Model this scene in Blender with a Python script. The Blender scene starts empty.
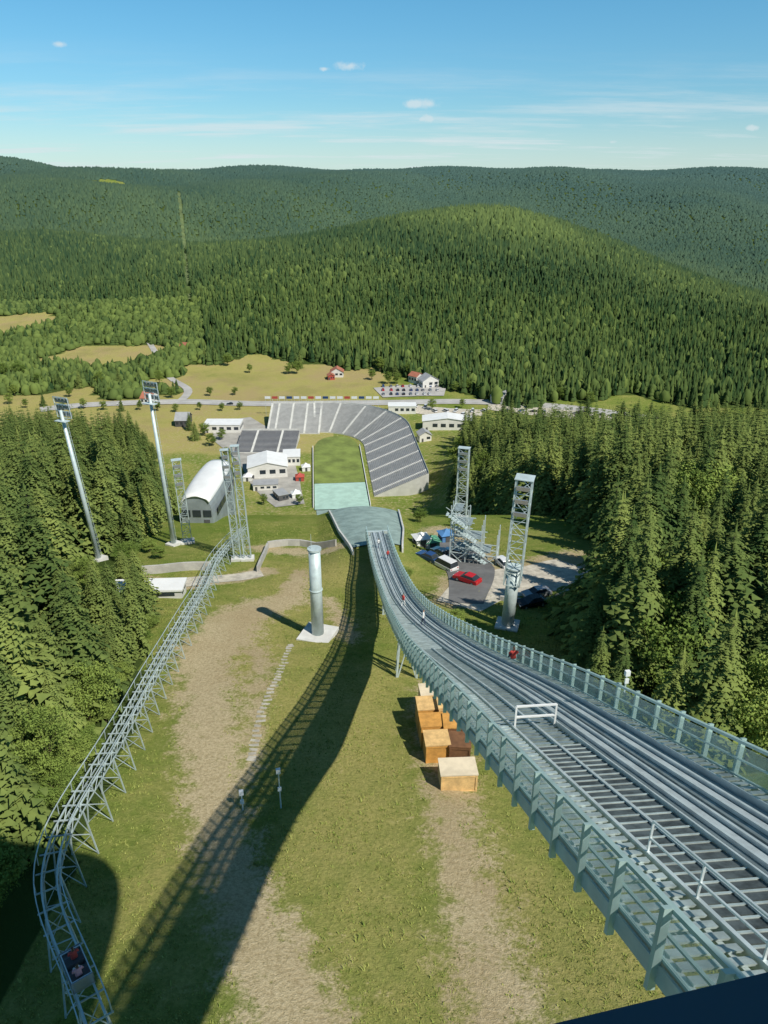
import bpy, bmesh, math, random
import numpy as np
from mathutils import Vector, Matrix
random.seed(7); rng = np.random.default_rng(7)
R = math.radians
sc = bpy.context.scene; COL = sc.collection
PITCH = R(24.2); F = 740.0
sp, cp = math.sin(PITCH), math.cos(PITCH)

# ------------------------------------------------------------------ terrain
def ss(a, b, x):
    t = np.clip((x-a)/(b-a), 0, 1); return t*t*(3-2*t)
def prof(xs, ys, k):
    g = np.arange(-150.0, 900.0, 1.0)
    v = np.interp(g, xs, ys)
    ker = np.hanning(2*k+3)[1:-1]; ker /= ker.sum()
    v = np.convolve(np.pad(v, k, mode='edge'), ker, 'valid')
    return lambda y: np.interp(y, g, v)
zc_f = prof([-150,0,30,80,105,122,150,175,250,290,320,500],
            [-15,-39,-44.4,-53.5,-58,-61.5,-68,-80,-121,-137,-140,-140], 8)
zs_f = prof([-150,0,30,80,105,122,150,200,300,380,440,500],
            [-15,-39,-44.4,-53.5,-58,-61.5,-68,-82,-110,-134,-140,-140], 12)
zt_f = prof([-20,0,11,25.6,40,54.5,66,77,90,100,112,130],
            [3,-6.9,-12.5,-20,-28,-35.6,-41.2,-45.9,-50,-52.4,-54.2,-55.5], 5)
def xa(y): return 8.9-.09*np.clip(y, -50, 430)
def gs(x, y, cx, cy, sx_, sy_): return np.exp(-((x-cx)/sx_)**2/2-((y-cy)/sy_)**2/2)
def hills(x, y):
    h = 117*gs(x, y, 165, 1230, 222, 235)+14*gs(x, y, -90, 1000, 150, 160)
    h = h-85*gs(x, y, 780, 1420, 380, 330)-55*gs(x, y, -230, 1620, 260, 250)
    a = x/np.maximum(y, 300)
    bl = ss(-.22, .06, a)
    left = 148*ss(1000, 2700, y)+52*gs(x, y, -520, 1130, 190, 170)+48*gs(x, y, -760, 1800, 240, 170)
    left = left+40*gs(x, y, -1190, 2500, 130, 160)+12*ss(560, 800, y)
    right = 176*ss(1800, 3500, y)
    h = h+left*(1-bl)+right*bl
    und = 13*np.sin(x/170+y/310)+12*np.sin(x/95-y/240+1.3)+9*np.sin(x/420+2)
    h = h+und*ss(1400, 2200, y)*(1-.6*ss(2900, 3600, y))
    return h*ss(450, 620, y)
def ground(x, y):
    x = np.asarray(x, float); y = np.asarray(y, float)
    off = x-xa(y)
    w = np.maximum(ss(32, 75, off), ss(95, 140, -off))
    zc = zc_f(y)+2.7*np.clip(1-(off/10.0)**2, 0, 1)*ss(98, 114, y)*ss(178, 138, y); zs = zs_f(y)
    z = zc+(zs-zc)*w
    b = .22*np.sin(x*.21+1)*np.sin(y*.17)+.12*np.sin(x*.5+y*.4)
    z = z+b*ss(140, 110, y)
    return z+hills(x, y)
def gz(x, y): return float(ground(x, y))
def ray(px, py):
    u = (px-384)/F; v = (512-py)/F
    return np.array([u, cp+v*sp, -sp+v*cp])
TS = np.concatenate([np.arange(4, 700, .25), np.arange(700, 5000, 2.0)])
def G(px, py, h=0.0):
    d = ray(px, py); P = d*TS[:, None]
    e = P[:, 2]-(ground(P[:, 0], P[:, 1])+h)
    i = int(np.argmax(e < 0))
    if i == 0: return Vector(P[-1])
    f = e[i-1]/(e[i-1]-e[i])
    return Vector(d*(TS[i-1]+f*(TS[i]-TS[i-1])))
def topz(y, py):
    v = (512-py)/F
    return y*(v*cp-sp)/(cp+v*sp)

# ------------------------------------------------------------------ node helpers
class NT:
    def __init__(s, nt): s.t = nt; nt.nodes.clear()
    def n(s, typ, props=None, ins=None):
        nd = s.t.nodes.new(typ)
        for k, v in (props or {}).items(): setattr(nd, k, v)
        for k, v in (ins or {}).items():
            if isinstance(v, bpy.types.NodeSocket): s.t.links.new(v, nd.inputs[k])
            else: nd.inputs[k].default_value = v
        return nd
    def noise(s, vec, scale, detail=3, rough=.55):
        return s.n('ShaderNodeTexNoise', None, {'Vector': vec, 'Scale': scale, 'Detail': detail, 'Roughness': rough}).outputs[0]
    def m(s, op, a, b=0.0, c=0.0, clamp=False):
        return s.n('ShaderNodeMath', {'operation': op, 'use_clamp': clamp}, {0: a, 1: b, 2: c}).outputs[0]
    def mix(s, f, a, b, blend='MIX'):
        return s.n('ShaderNodeMix', {'data_type': 'RGBA', 'blend_type': blend}, {0: f, 6: a, 7: b}).outputs[2]
    def step(s, v, lo, hi):
        return s.n('ShaderNodeMapRange', {'interpolation_type': 'SMOOTHSTEP'}, {0: v, 1: lo, 2: hi, 3: 0.0, 4: 1.0}).outputs[0]
    def vm(s, op, a, b=(0,0,0)):
        return s.n('ShaderNodeVectorMath', {'operation': op}, {0: a, 1: b})
def c4(c, k=1.0): return (c[0]*k, c[1]*k, c[2]*k, 1)
def M(name, col, rough=.6, metal=0.0, var=.14, scale=1.5, bump=0.0, alpha=1.0):
    m = bpy.data.materials.new(name); m.use_nodes = True; t = NT(m.node_tree)
    geo = t.n('ShaderNodeNewGeometry').outputs['Position']
    nz = t.noise(geo, scale, 5, .65)
    f = t.step(nz, .3, .7)
    col_s = t.mix(f, c4(col, 1-var), c4(col, 1+var))
    ins = {'Base Color': col_s, 'Roughness': rough, 'Metallic': metal, 'Alpha': alpha}
    if bump:
        nb = t.noise(geo, scale*6, 4)
        ins['Normal'] = t.n('ShaderNodeBump', None, {'Strength': bump, 'Distance': .1, 'Height': nb}).outputs[0]
    b = t.n('ShaderNodeBsdfPrincipled', None, ins)
    t.n('ShaderNodeOutputMaterial', None, {0: b.outputs[0]})
    return m
def foliage_mat(name, dark, light, objrand=True, haze=False):
    m = bpy.data.materials.new(name); m.use_nodes = True; t = NT(m.node_tree)
    if objrand: r = t.n('ShaderNodeObjectInfo').outputs['Random']
    else: r = t.n('ShaderNodeAttribute', {'attribute_name': 'tint'}).outputs['Fac']
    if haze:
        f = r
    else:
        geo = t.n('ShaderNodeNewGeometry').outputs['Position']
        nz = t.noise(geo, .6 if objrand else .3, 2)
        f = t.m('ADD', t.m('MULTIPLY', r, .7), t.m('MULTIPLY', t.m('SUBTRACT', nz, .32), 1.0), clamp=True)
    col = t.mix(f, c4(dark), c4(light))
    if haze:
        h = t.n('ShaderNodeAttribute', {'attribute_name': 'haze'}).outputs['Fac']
        col = t.mix(h, col, (.062, .118, .122, 1))  # aerial haze mixed into the needle colour, stronger with distance
    b = t.n('ShaderNodeBsdfDiffuse', None, {0: col})
    t.n('ShaderNodeOutputMaterial', None, {0: b.outputs[0]})
    return m

m_steel = M('galvanised_steel', (.52,.61,.61), .45, .15, .14, .8)
m_rail = M('weathered_rail_steel', (.42,.50,.50), .5, .2, .2, .9)
m_teal = M('teal_painted_steel', (.44,.59,.57), .4, .15, .14, .9)
m_deck = M('deck_aluminium', (.20,.24,.25), .5, .2, .25, .7)
m_track = M('track_metal', (.68,.74,.75), .35, .25, .14, 1.2)
m_groove = M('track_groove', (.58,.63,.64), .35, .15, .16, 1.2)
m_white = M('white_paint', (.74,.76,.76), .5, 0, .06, .7)
m_mat = M('dark_rubber_mat', (.075,.092,.096), .7, 0, .5, 2.6)
m_mat2 = M('grey_step_grating', (.25,.31,.32), .6, .2, .3, 2.0)
m_tread = M('stair_tread', (.46,.54,.54), .5, .15, .28, 1.6)
m_glass = M('tinted_panel', (.42,.58,.57), .06, .1, .15, .5, 0, .33)
m_conc = M('concrete', (.42,.41,.38), .85, 0, .15, .6, .2)
m_stone = M('path_stone', (.38,.36,.30), .9, 0, .25, 1.1, .2)
m_concw = M('pale_concrete', (.60,.60,.57), .8, 0, .12, .6, .1)
m_asph = M('asphalt', (.15,.15,.15), .9, 0, .2, .3, .1)
m_road = M('pale_road', (.40,.39,.37), .9, 0, .15, .1, .1)
m_gravel = M('gravel', (.50,.46,.38), .95, 0, .25, .8, .4)
m_yard = M('yard_paving', (.35,.34,.31), .95, 0, .2, .15, .2)
m_break = M('firebreak_grass', (.11,.15,.055), .95, 0, .25, .05)
m_navy = M('navy_paint', (.045,.17,.36), .4, 0, .1, 1)
m_slopemat = M('green_jump_mat', (.26,.35,.32), .75, 0, .22, .5, .3)
m_slopemat2 = M('pale_jump_mat', (.38,.56,.48), .75, 0, .12, .25, .2)
m_lawn = M('lawn', (.17,.22,.048), .9, 0, .3, .12, .3)
m_stand = M('stand_concrete', (.55,.55,.52), .85, 0, .12, .2)
m_bench = M('bench_grey', (.33,.335,.335), .6, 0, .12, .4)
m_bench_d = M('bench_dark', (.05,.06,.085), .6, 0, .15, .4)
m_aisle = M('aisle_concrete', (.66,.66,.62), .85, 0, .1, .3)
m_dark = M('dark_window', (.03,.04,.05), .12, 0, .2, .6)
m_roofw = M('white_roof', (.76,.77,.76), .5, 0, .06, .3)
m_roofg = M('grey_roof', (.34,.35,.36), .6, 0, .1, .3)
m_roofr = M('red_roof', (.38,.14,.085), .75, 0, .18, .5)
m_wallw = M('white_wall', (.68,.67,.63), .8, 0, .07, .4)
m_wallg = M('grey_glazed_wall', (.26,.30,.32), .3, .1, .15, .4)
m_wallr = M('red_wall', (.42,.07,.05), .7, 0, .1, .4)
m_walld = M('dark_wall', (.08,.08,.085), .7, 0, .15, .4)
m_green = M('green_canvas', (.10,.32,.20), .8, 0, .1, .8)
m_bluec = M('blue_canvas', (.08,.22,.46), .8, 0, .1, .8)
m_wood_o = M('orange_plywood', (.56,.28,.065), .7, 0, .22, 1.4)
m_wood_t = M('tan_plywood', (.66,.43,.18), .7, 0, .22, 1.4)
m_wood_b = M('brown_wood', (.17,.08,.035), .75, 0, .25, 1.4)
m_cream = M('cream_tarpaulin', (.68,.58,.42), .7, 0, .12, .8)
m_bark = M('bark', (.085,.06,.04), .9, 0, .3, 2, .5)
m_tyre = M('tyre_rubber', (.02,.02,.02), .8)
m_lamp = M('lamp_glass', (.7,.75,.78), .15, .2, .1, 2)
m_red = M('red_car_paint', (.50,.02,.025), .25, .1, .06)
m_carw = M('white_car_paint', (.72,.73,.74), .25, .1, .04)
m_cars = M('silver_car_paint', (.40,.42,.44), .25, .6, .05)
m_cark = M('black_car_paint', (.015,.017,.02), .2, .2, .05)
m_carb = M('blue_car_paint', (.03,.08,.22), .25, .2, .05)
m_skin = M('skin', (.55,.34,.25), .6)
m_hair = M('brown_hair', (.06,.035,.02), .7)
m_pink = M('pink_cloth', (.65,.30,.34), .8)
m_clred = M('red_cloth', (.45,.05,.04), .8)
m_clbl = M('dark_blue_cloth', (.03,.045,.09), .8)
m_clwh = M('white_cloth', (.68,.68,.66), .8)
m_spruce = foliage_mat('spruce_needles', (.042,.080,.025), (.215,.262,.070))
m_leaf = foliage_mat('broad_leaves', (.085,.145,.030), (.24,.31,.072))
m_spruce_s = foliage_mat('spruce_needles_forest', (.036,.070,.023), (.185,.232,.062), False)
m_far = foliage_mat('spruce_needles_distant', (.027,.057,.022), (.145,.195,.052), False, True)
m_tuft = foliage_mat('grass_blades', (.150,.215,.040), (.38,.38,.12), False, False)

# ------------------------------------------------------------------ mesh helpers
ORG = {}
class MB:
    def __init__(s): s.v = []; s.f = []; s.mi = []; s.cur = 0
    def add(s, vs, fs):
        b = len(s.v); s.v += [tuple(map(float, p)) for p in vs]
        for f in fs: s.f.append([b+i for i in f]); s.mi.append(s.cur)
        return s
    def box(s, c, d, rz=0.0):
        x, y, z = d[0]/2, d[1]/2, d[2]/2; co, si = math.cos(rz), math.sin(rz)
        vs = []
        for k in (-z, z):
            for i, j in ((-x,-y),(x,-y),(x,y),(-x,y)):
                vs.append((c[0]+i*co-j*si, c[1]+i*si+j*co, c[2]+k))
        return s.add(vs, [(3,2,1,0),(4,5,6,7),(0,1,5,4),(1,2,6,5),(2,3,7,6),(3,0,4,7)])
    def bar(s, p, q, w, h=None):
        p, q = Vector(p), Vector(q); h = h or w
        d = (q-p).normalized()
        u = Vector((0,0,1)) if abs(d.z) < .95 else Vector((0,1,0))
        a = d.cross(u).normalized(); b = a.cross(d)
        vs = []
        for o in (p, q):
            for i, j in ((-1,-1),(1,-1),(1,1),(-1,1)): vs.append(o+a*(i*w/2)+b*(j*h/2))
        return s.add(vs, [(3,2,1,0),(4,5,6,7),(0,1,5,4),(1,2,6,5),(2,3,7,6),(3,0,4,7)])
    def tube(s, p, q, r, r2=None, n=8):
        p, q = Vector(p), Vector(q); r2 = r if r2 is None else r2
        d = (q-p).normalized()
        u = Vector((0,0,1)) if abs(d.z) < .95 else Vector((0,1,0))
        a = d.cross(u).normalized(); b = a.cross(d); vs = []
        for o, rr in ((p, r), (q, r2)):
            for i in range(n):
                t = 2*math.pi*i/n; vs.append(o+a*(math.cos(t)*rr)+b*(math.sin(t)*rr))
        fs = [(i, (i+1) % n, n+(i+1) % n, n+i) for i in range(n)]
        fs += [tuple(range(n-1, -1, -1)), tuple(range(n, 2*n))]
        return s.add(vs, fs)
    def loft(s, rings, closed=True, cap=True):
        n = len(rings[0]); vs = [p for r in rings for p in r]; fs = []
        for k in range(len(rings)-1):
            for i in range(n if closed else n-1):
                j = (i+1) % n
                fs.append((k*n+i, k*n+j, (k+1)*n+j, (k+1)*n+i))
        if cap and closed:
            fs.append(tuple(range(n-1, -1, -1))); b = (len(rings)-1)*n
            fs.append(tuple(range(b, b+n)))
        return s.add(vs, fs)
    def build(s, name, mat, parent=None, org=None):
        me = bpy.data.meshes.new(name)
        if org is None: org = ORG.get(parent.name, (0,0,0)) if parent else (0,0,0)
        me.from_pydata([(v[0]-org[0], v[1]-org[1], v[2]-org[2]) for v in s.v], [], s.f)
        for mm in (mat if isinstance(mat, list) else [mat]): me.materials.append(mm)
        if isinstance(mat, list): me.polygons.foreach_set('material_index', s.mi)
        bm = bmesh.new(); bm.from_mesh(me); bmesh.ops.recalc_face_normals(bm, faces=bm.faces); bm.to_mesh(me); bm.free()
        me.update()
        o = bpy.data.objects.new(name, me); COL.objects.link(o)
        if parent: o.parent = parent; ORG[o.name] = org
        else: o.location = org
        return o
def smooth(o):
    o.data.polygons.foreach_set('use_smooth', [True]*len(o.data.polygons)); return o
def tag(o, label, cat, group=None):
    o['label'] = label; o['category'] = cat
    if group: o['group'] = group
    return o
def thing(name, label, cat, loc=(0,0,0), rz=0.0, group=None, world=False):
    o = bpy.data.objects.new(name, None); COL.objects.link(o)
    o.location = loc; o.rotation_euler = (0,0,rz); o.empty_display_size = .3
    if world: ORG[o.name] = tuple(loc)
    return tag(o, label, cat, group)
def copy_tree(o, parent=None):
    c = o.copy(); COL.objects.link(c); c.parent = parent
    for ch in list(o.children): copy_tree(ch, c)
    return c
def mesh_np(name, V, T, mat, attrs=None):
    me = bpy.data.meshes.new(name); n, m = len(V), len(T)
    me.vertices.add(n); me.vertices.foreach_set('co', np.ascontiguousarray(V, np.float32).ravel())
    me.loops.add(3*m); me.loops.foreach_set('vertex_index', np.ascontiguousarray(T, np.int32).ravel())
    me.polygons.add(m); me.polygons.foreach_set('loop_start', np.arange(0, 3*m, 3, dtype=np.int32))
    me.update(calc_edges=True); me.materials.append(mat)
    for k, a in (attrs or {}).items():
        at = me.attributes.new(k, 'FLOAT', 'POINT'); at.data.foreach_set('value', np.ascontiguousarray(a, np.float32))
    return me
def structure(o): o['kind'] = 'structure'; return o

LAT = np.array([1, .09, 0]); LAT /= np.linalg.norm(LAT)
FWD = np.array([-.09, 1, 0]); FWD /= np.linalg.norm(FWD)

# ------------------------------------------------------------------ forest masks
XLY = [10,35,60,95,112,130,160,200,250,330,400,430]; XLX = [-22,-22.5,-25,-35,-45,-46,-50,-60,-80,-108,-132,-150]
XRY = [0,60,85,98,130,160,250,300,400,430]; XRX = [19,20,28,38,41,36,26,31,46,60]
def near_forest(x, y):
    xl = np.interp(y, XLY, XLX); xr = np.interp(y, XRY, XRX)
    return ((x < xl) & (y < 408)) | ((x > xr) & (y < 425) & (y > 50))
CLEAR = []
for px, py, rx, ry, am in ((92,357,46,32,1.2),(8,324,42,40,1.2),(112,184,55,75,.0),(148,352,20,24,1.2),(178,384,26,20,1.2)):
    g = G(px, py); CLEAR.append((g.x, g.y, rx, ry, am))
SA = -.2545
def strip(x, y): return (np.abs(x/np.maximum(y,1)-SA) < .0027) & (y > 780) & (y < 2000)
def far_forest(x, y):
    a = x/np.maximum(y, 1)
    yb = np.interp(a, [-.6,-.33,-.28,-.27,-.015,.0,.06,.12,.6], [515,515,530,612,600,565,535,500,490])+14*np.sin(x/21)+8*np.sin(x/9+1)
    ok = y > yb
    for cx, cy, rx, ry, am in CLEAR: ok &= (((x-cx)/rx)**2+((y-cy)/ry)**2) > 1+.35*np.sin(x/17+y/23)
    return ok

# ------------------------------------------------------------------ ground sheet
def lines(lo, hi, step, mn, mx, g1, g2):
    core = list(np.arange(lo, hi+.01, step)); s = step; v = core[-1]
    while v < mx: s *= g2; v += s; core.append(v)
    s = step; v = core[0]
    while v > mn: s *= g1; v -= s; core.insert(0, v)
    return np.array(core)
gx = lines(-70, 52, 1.0, -4600, 4600, 1.06, 1.06)
gy = lines(14, 150, 1.0, -140, 5200, 1.12, 1.028)
X, Y = np.meshgrid(gx, gy); Z = ground(X, Y)
nx_, ny_ = len(gx), len(gy)
V = np.stack([X.ravel(), Y.ravel(), Z.ravel()], 1)
idx = np.arange(nx_*ny_).reshape(ny_, nx_)
a, b, c, d = idx[:-1,:-1].ravel(), idx[:-1,1:].ravel(), idx[1:,1:].ravel(), idx[1:,:-1].ravel()
T = np.concatenate([np.stack([a,b,c],1), np.stack([a,c,d],1)])
dirt = np.zeros(X.shape); dry = np.zeros(X.shape)
def stroke(field, pix, widths, soft=.5, amp=1.0):
    P = [G(*p) for p in pix]
    for i in range(len(P)-1):
        A, B = P[i], P[i+1]; w0, w1 = widths[i], widths[i+1]
        dx, dy = B.x-A.x, B.y-A.y; L2 = dx*dx+dy*dy
        t = np.clip(((X-A.x)*dx+(Y-A.y)*dy)/L2, 0, 1)
        dist = np.hypot(X-A.x-t*dx, Y-A.y-t*dy); w = w0+(w1-w0)*t
        np.maximum(field, amp*np.clip(1.0-(dist-w*(1-soft))/(w*soft*2), 0, 1), out=field)
stroke(dirt, [(302,572),(290,598),(238,618),(208,655)], [1.4,2.4,4.2,4.2], .7, 1.0)
stroke(dirt, [(208,655),(208,720),(214,800),(230,870),(262,940),(296,1022)], [3.9,3.4,2.6,2.4,2.8,3.6], .8, .93)
stroke(dirt, [(235,630),(262,660),(258,705),(250,780)], [3.0,2.2,1.4,1.1], .9, .75)
stroke(dirt, [(428,690),(440,740),(452,810),(470,900),(500,1010)], [2.0,2.6,2.5,2.6,3.0], .9, .84)
stroke(dirt, [(250,600),(330,600),(352,640)], [1.8,1.5,1.6], .8, .7)
stroke(dirt, [(80,700),(60,745),(50,775)], [1.2,2,1.5], .8, .85)
stroke(dirt, [(120,578),(190,585),(262,572)], [2.5,2,2.5])
stroke(dirt, [(260,548),(300,552),(335,548)], [2.4,2.6,2.4], .7, .9)
stroke(dirt, [(455,600),(480,560),(440,530)], [4,5,4], .5, .8)
stroke(dirt, [(500,575),(545,575),(575,562)], [5,7,6])
stroke(dry, [(320,700),(310,900)], [9,9], .9, .6)
stroke(dry, [(560,1000),(500,850)], [6,5], .9, .6)
stroke(dry, [(330,580),(210,700),(230,900)], [10,6,5], .9, .6)
# valley dry meadow
a_ = X/np.maximum(Y, 1)
dry = np.maximum(dry, 1.25*((Y > 486) & (Y < 700)).astype(float)*ss(-.30,-.27,a_)*ss(.02,-.01,a_)*(.8+.35*np.sin(X/31+Y/47)*np.sin(Y/19)))
dry = np.maximum(dry, .95*((Y > 395) & (Y < 560) & (X < -30)).astype(float))
for cx, cy, rx, ry, am in CLEAR: dry = np.maximum(dry, ((((X-cx)/rx)**2+((Y-cy)/ry)**2) < 1.4).astype(float)*am)
dirt = np.maximum(dirt, ((Y > 300) & (Y < 480) & (X > -130) & (X < 60)).astype(float)*.30)
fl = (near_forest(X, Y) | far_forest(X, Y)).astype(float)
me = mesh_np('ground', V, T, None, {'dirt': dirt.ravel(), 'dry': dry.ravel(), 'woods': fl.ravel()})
me.materials.clear()
gm = bpy.data.materials.new('meadow_ground'); gm.use_nodes = True; t = NT(gm.node_tree)
pos = t.n('ShaderNodeNewGeometry').outputs['Position']
n1 = t.noise(pos, .07, 4); n2 = t.noise(pos, .6, 6, .65); n3 = t.noise(pos, 3.5, 5, .7); n4 = t.noise(pos, 11, 3, .7); n0 = t.noise(pos, .022, 4, .6)
at = lambda k: t.n('ShaderNodeAttribute', {'attribute_name': k}).outputs['Fac']
gf = t.m('ADD', t.m('ADD', t.m('MULTIPLY', n1, .8), t.m('MULTIPLY', n2, .55)), t.m('MULTIPLY', at('dry'), .42))
gcol = t.mix(t.step(gf, .46, 1.06), (.145,.215,.036,1), (.42,.37,.13,1))
gcol = t.mix(t.m('MULTIPLY', t.step(gf, .98, 1.35), .85), gcol, (.43,.32,.17,1))
gcol = t.mix(t.m('MULTIPLY', t.step(n0, .50, .64), t.m('MULTIPLY', at('dry'), .42)), gcol, (.27,.235,.10,1))
gcol = t.mix(t.m('MULTIPLY', t.step(n3, .66, .35), .42), gcol, (.075,.118,.022,1))
gcol = t.mix(t.m('MULTIPLY', t.step(n4, .5, .75), .32), gcol, (.44,.42,.17,1))
df = t.m('ADD', at('dirt'), t.m('ADD', t.m('MULTIPLY', t.m('SUBTRACT', n2, .5), 1.7), t.m('MULTIPLY', t.m('SUBTRACT', n3, .5), 1.0)))
dcol = t.mix(t.step(t.m('ADD', t.m('MULTIPLY', n3, .6), t.m('MULTIPLY', n4, .4)), .35, .65), (.36,.285,.165,1), (.62,.52,.34,1))
dcol = t.mix(t.m('MULTIPLY', t.step(n1, .40, .62), .45), dcol, (.35,.26,.145,1))
col = t.mix(t.m('MULTIPLY', t.step(df, .28, .78), .92), gcol, dcol)
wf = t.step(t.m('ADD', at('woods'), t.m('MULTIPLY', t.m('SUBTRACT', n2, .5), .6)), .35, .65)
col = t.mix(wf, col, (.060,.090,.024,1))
hgt = t.m('ADD', t.m('MULTIPLY', n3, .6), t.m('MULTIPLY', n4, .4))
bp = t.n('ShaderNodeBump', None, {'Strength': .75, 'Distance': .35, 'Height': hgt}).outputs[0]
bs = t.n('ShaderNodeBsdfDiffuse', None, {'Color': col, 'Normal': bp})
t.n('ShaderNodeOutputMaterial', None, {0: bs.outputs[0]})
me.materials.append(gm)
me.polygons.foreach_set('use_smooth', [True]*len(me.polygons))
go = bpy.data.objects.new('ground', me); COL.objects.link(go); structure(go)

# grass tufts on the near meadow
nt_ = 48000
qx = rng.uniform(-34, 26, nt_); qy = 22+118*rng.random(nt_)**1.35
ix = np.clip(np.searchsorted(gx, qx), 0, nx_-1); iy = np.clip(np.searchsorted(gy, qy), 0, ny_-1)
dd = dirt[iy, ix]; cl_n = np.sin(qx*.7+1.3*np.sin(qy*.5))*np.sin(qy*.55+qx*.2)
k = (dd < .25+.5*rng.random(nt_)) & ((cl_n > -.2) | (rng.random(nt_) < .4)) & ~near_forest(qx, qy)
k &= ~((np.abs(qx-xa(qy)) < 5) & (qy > 94))
qx, qy = qx[k], qy[k]; qz = ground(qx, qy); m_ = len(qx)
hh = rng.uniform(.05,.18,m_)*(1+1.2*(rng.random(m_) < .06)); V_, T_ = [], []
for j in range(4):
    an = rng.uniform(0,6.28,m_); ln = rng.uniform(.3,1.0,m_)*hh; wd = rng.uniform(.03,.07,m_)
    ca, sa = np.cos(an), np.sin(an); ox, oy = rng.uniform(-.14,.14,m_), rng.uniform(-.14,.14,m_)
    p0 = np.stack([qx+ox-sa*wd, qy+oy+ca*wd, qz-.03],1); p1 = np.stack([qx+ox+sa*wd, qy+oy-ca*wd, qz-.03],1)
    p2 = np.stack([qx+ox+ca*ln, qy+oy+sa*ln, qz+hh*rng.uniform(.6,1.1,m_)],1)
    V_ += [p0,p1,p2]; b0 = j*3*m_; i_ = np.arange(m_); T_.append(np.stack([b0+i_, b0+m_+i_, b0+2*m_+i_],1))
tn = np.tile(np.clip(rng.normal(.42,.24,m_),0,1), 12)
me = mesh_np('grass', np.concatenate(V_), np.concatenate(T_), m_tuft, {'tint': tn})
o = bpy.data.objects.new('grass', me); COL.objects.link(o); o['kind'] = 'stuff'
tag(o, 'rough tufts of yellow green grass on the meadow below the ramp', 'grass')

# ------------------------------------------------------------------ trees
def conifer(H, Rm, levels, nb, seg, seed):
    r = np.random.default_rng(seed); V = []; T = []
    lop = r.uniform(0, 6.28)
    for l in range(levels):
        tt = min(max((l+r.uniform(-.4,.4))/levels, 0), .985)
        z0 = H*(.05+.92*tt); L0 = Rm*(1-tt)**.76*r.uniform(.74,1.16)+.2
        for b in range(nb):
            a = 2*math.pi*(b+r.uniform(-.45,.45))/nb+l*.9; L = L0*r.uniform(.5,1.22)*(1+.12*math.cos(a-lop))
            if tt < .25 and r.random() < .2: continue
            ca, sa = math.cos(a), math.sin(a); dz = r.uniform(-.1,.1)
            pts = [(ca*L*f, sa*L*f, z0+L*((.14+dz)*f-.48*f*f)) for f in [s/seg for s in range(seg+1)]]
            for s in range(seg):
                p, q = np.array(pts[s]), np.array(pts[s+1]); f = (s+.5)/seg
                w = (L*.22*(1-.55*f)+.08)
                for side in (1,-1):
                    mm = p+(q-p)*r.uniform(.5,1.2)+np.array([-sa*side, ca*side, -r.uniform(.0,.35)])*w*r.uniform(.7,1.35)
                    k = len(V); V += [p, q, mm]; T.append((k,k+1,k+2))
                if s % 2 == 0 or seg < 3:
                    mm = (p+q)/2+np.array([r.uniform(-.1,.1)*w, r.uniform(-.1,.1)*w, -w*r.uniform(.5,1.1)])
                    k = len(V); V += [p, q, mm]; T.append((k,k+1,k+2))
    k = len(V); V += [np.array([.14,0,H*.95]), np.array([-.07,.12,H*.95]), np.array([-.07,-.12,H*.95]), np.array([0,0,H*1.01])]
    T += [(k,k+1,k+3),(k+1,k+2,k+3),(k+2,k,k+3)]
    return np.array(V, float), np.array(T)
def broadleaf(H, Rm, nclump, nleaf, size, seed):
    r = np.random.default_rng(seed); V = []; T = []; C = []
    for i in range(nclump):
        dv = r.normal(size=3); dv /= np.linalg.norm(dv); dv[2] = dv[2]*.9+.1
        rad = r.uniform(.35,1.0)
        cpt = np.array([dv[0]*Rm*rad, dv[1]*Rm*rad, H*.56+dv[2]*H*.40*rad]); C.append(cpt)
        cr = Rm*r.uniform(.16,.36)
        for j in range(nleaf):
            q = r.normal(size=3); q /= np.linalg.norm(q)
            p = cpt+q*cr*r.uniform(.4,1.15)*np.array([1,1,.8])
            u = r.normal(size=3); u /= np.linalg.norm(u); w = np.cross(u, q); w /= np.linalg.norm(w)+1e-6
            s = size*r.uniform(.6,1.3); k = len(V)
            V += [p-u*s, p+w*s*.7, p+u*s, p-w*s*.7]; T += [(k,k+1,k+2),(k,k+2,k+3)]
    return np.array(V, float), np.array(T), C
def far_tree(tiers, n, seed, fat=1.0):
    r = np.random.default_rng(seed); V = []; T = []
    for k in range(tiers):
        z0 = .06+.8*k/tiers if tiers > 1 else .03
        z1 = min(1.0, z0+.55) if k < tiers-1 else 1.0
        rad = .5*(1-z0)**.8*fat; b = len(V)
        for i in range(n):
            a = 2*math.pi*(i+r.uniform(-.3,.3))/n; rr = rad*(r.uniform(.95,1.2) if i % 2 else r.uniform(.55,.8))
            V.append((math.cos(a)*rr, math.sin(a)*rr, z0+r.uniform(-.04,.05)))
        V.append((r.uniform(-.03,.03), r.uniform(-.03,.03), z1))
        T += [(b+i, b+(i+1) % n, b+n) for i in range(n)]
    return np.array(V), np.array(T)
def far_round(seed):
    r = np.random.default_rng(seed); V = []; T = []; n = 6
    for z0, rad in ((.15,.62),(.45,.72),(.78,.48)):
        for i in range(n):
            a = 2*math.pi*(i+r.uniform(-.3,.3))/n; rr = rad*r.uniform(.75,1.15); V.append((math.cos(a)*rr, math.sin(a)*rr, z0+r.uniform(-.08,.08)))
    V.append((0,0,1.0))
    for k in range(2):
        for i in range(n):
            j = (i+1) % n; T += [(k*n+i,k*n+j,(k+1)*n+j),(k*n+i,(k+1)*n+j,(k+1)*n+i)]
    T += [(2*n+i,2*n+(i+1) % n,3*n) for i in range(n)]
    return np.array(V), np.array(T)
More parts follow.
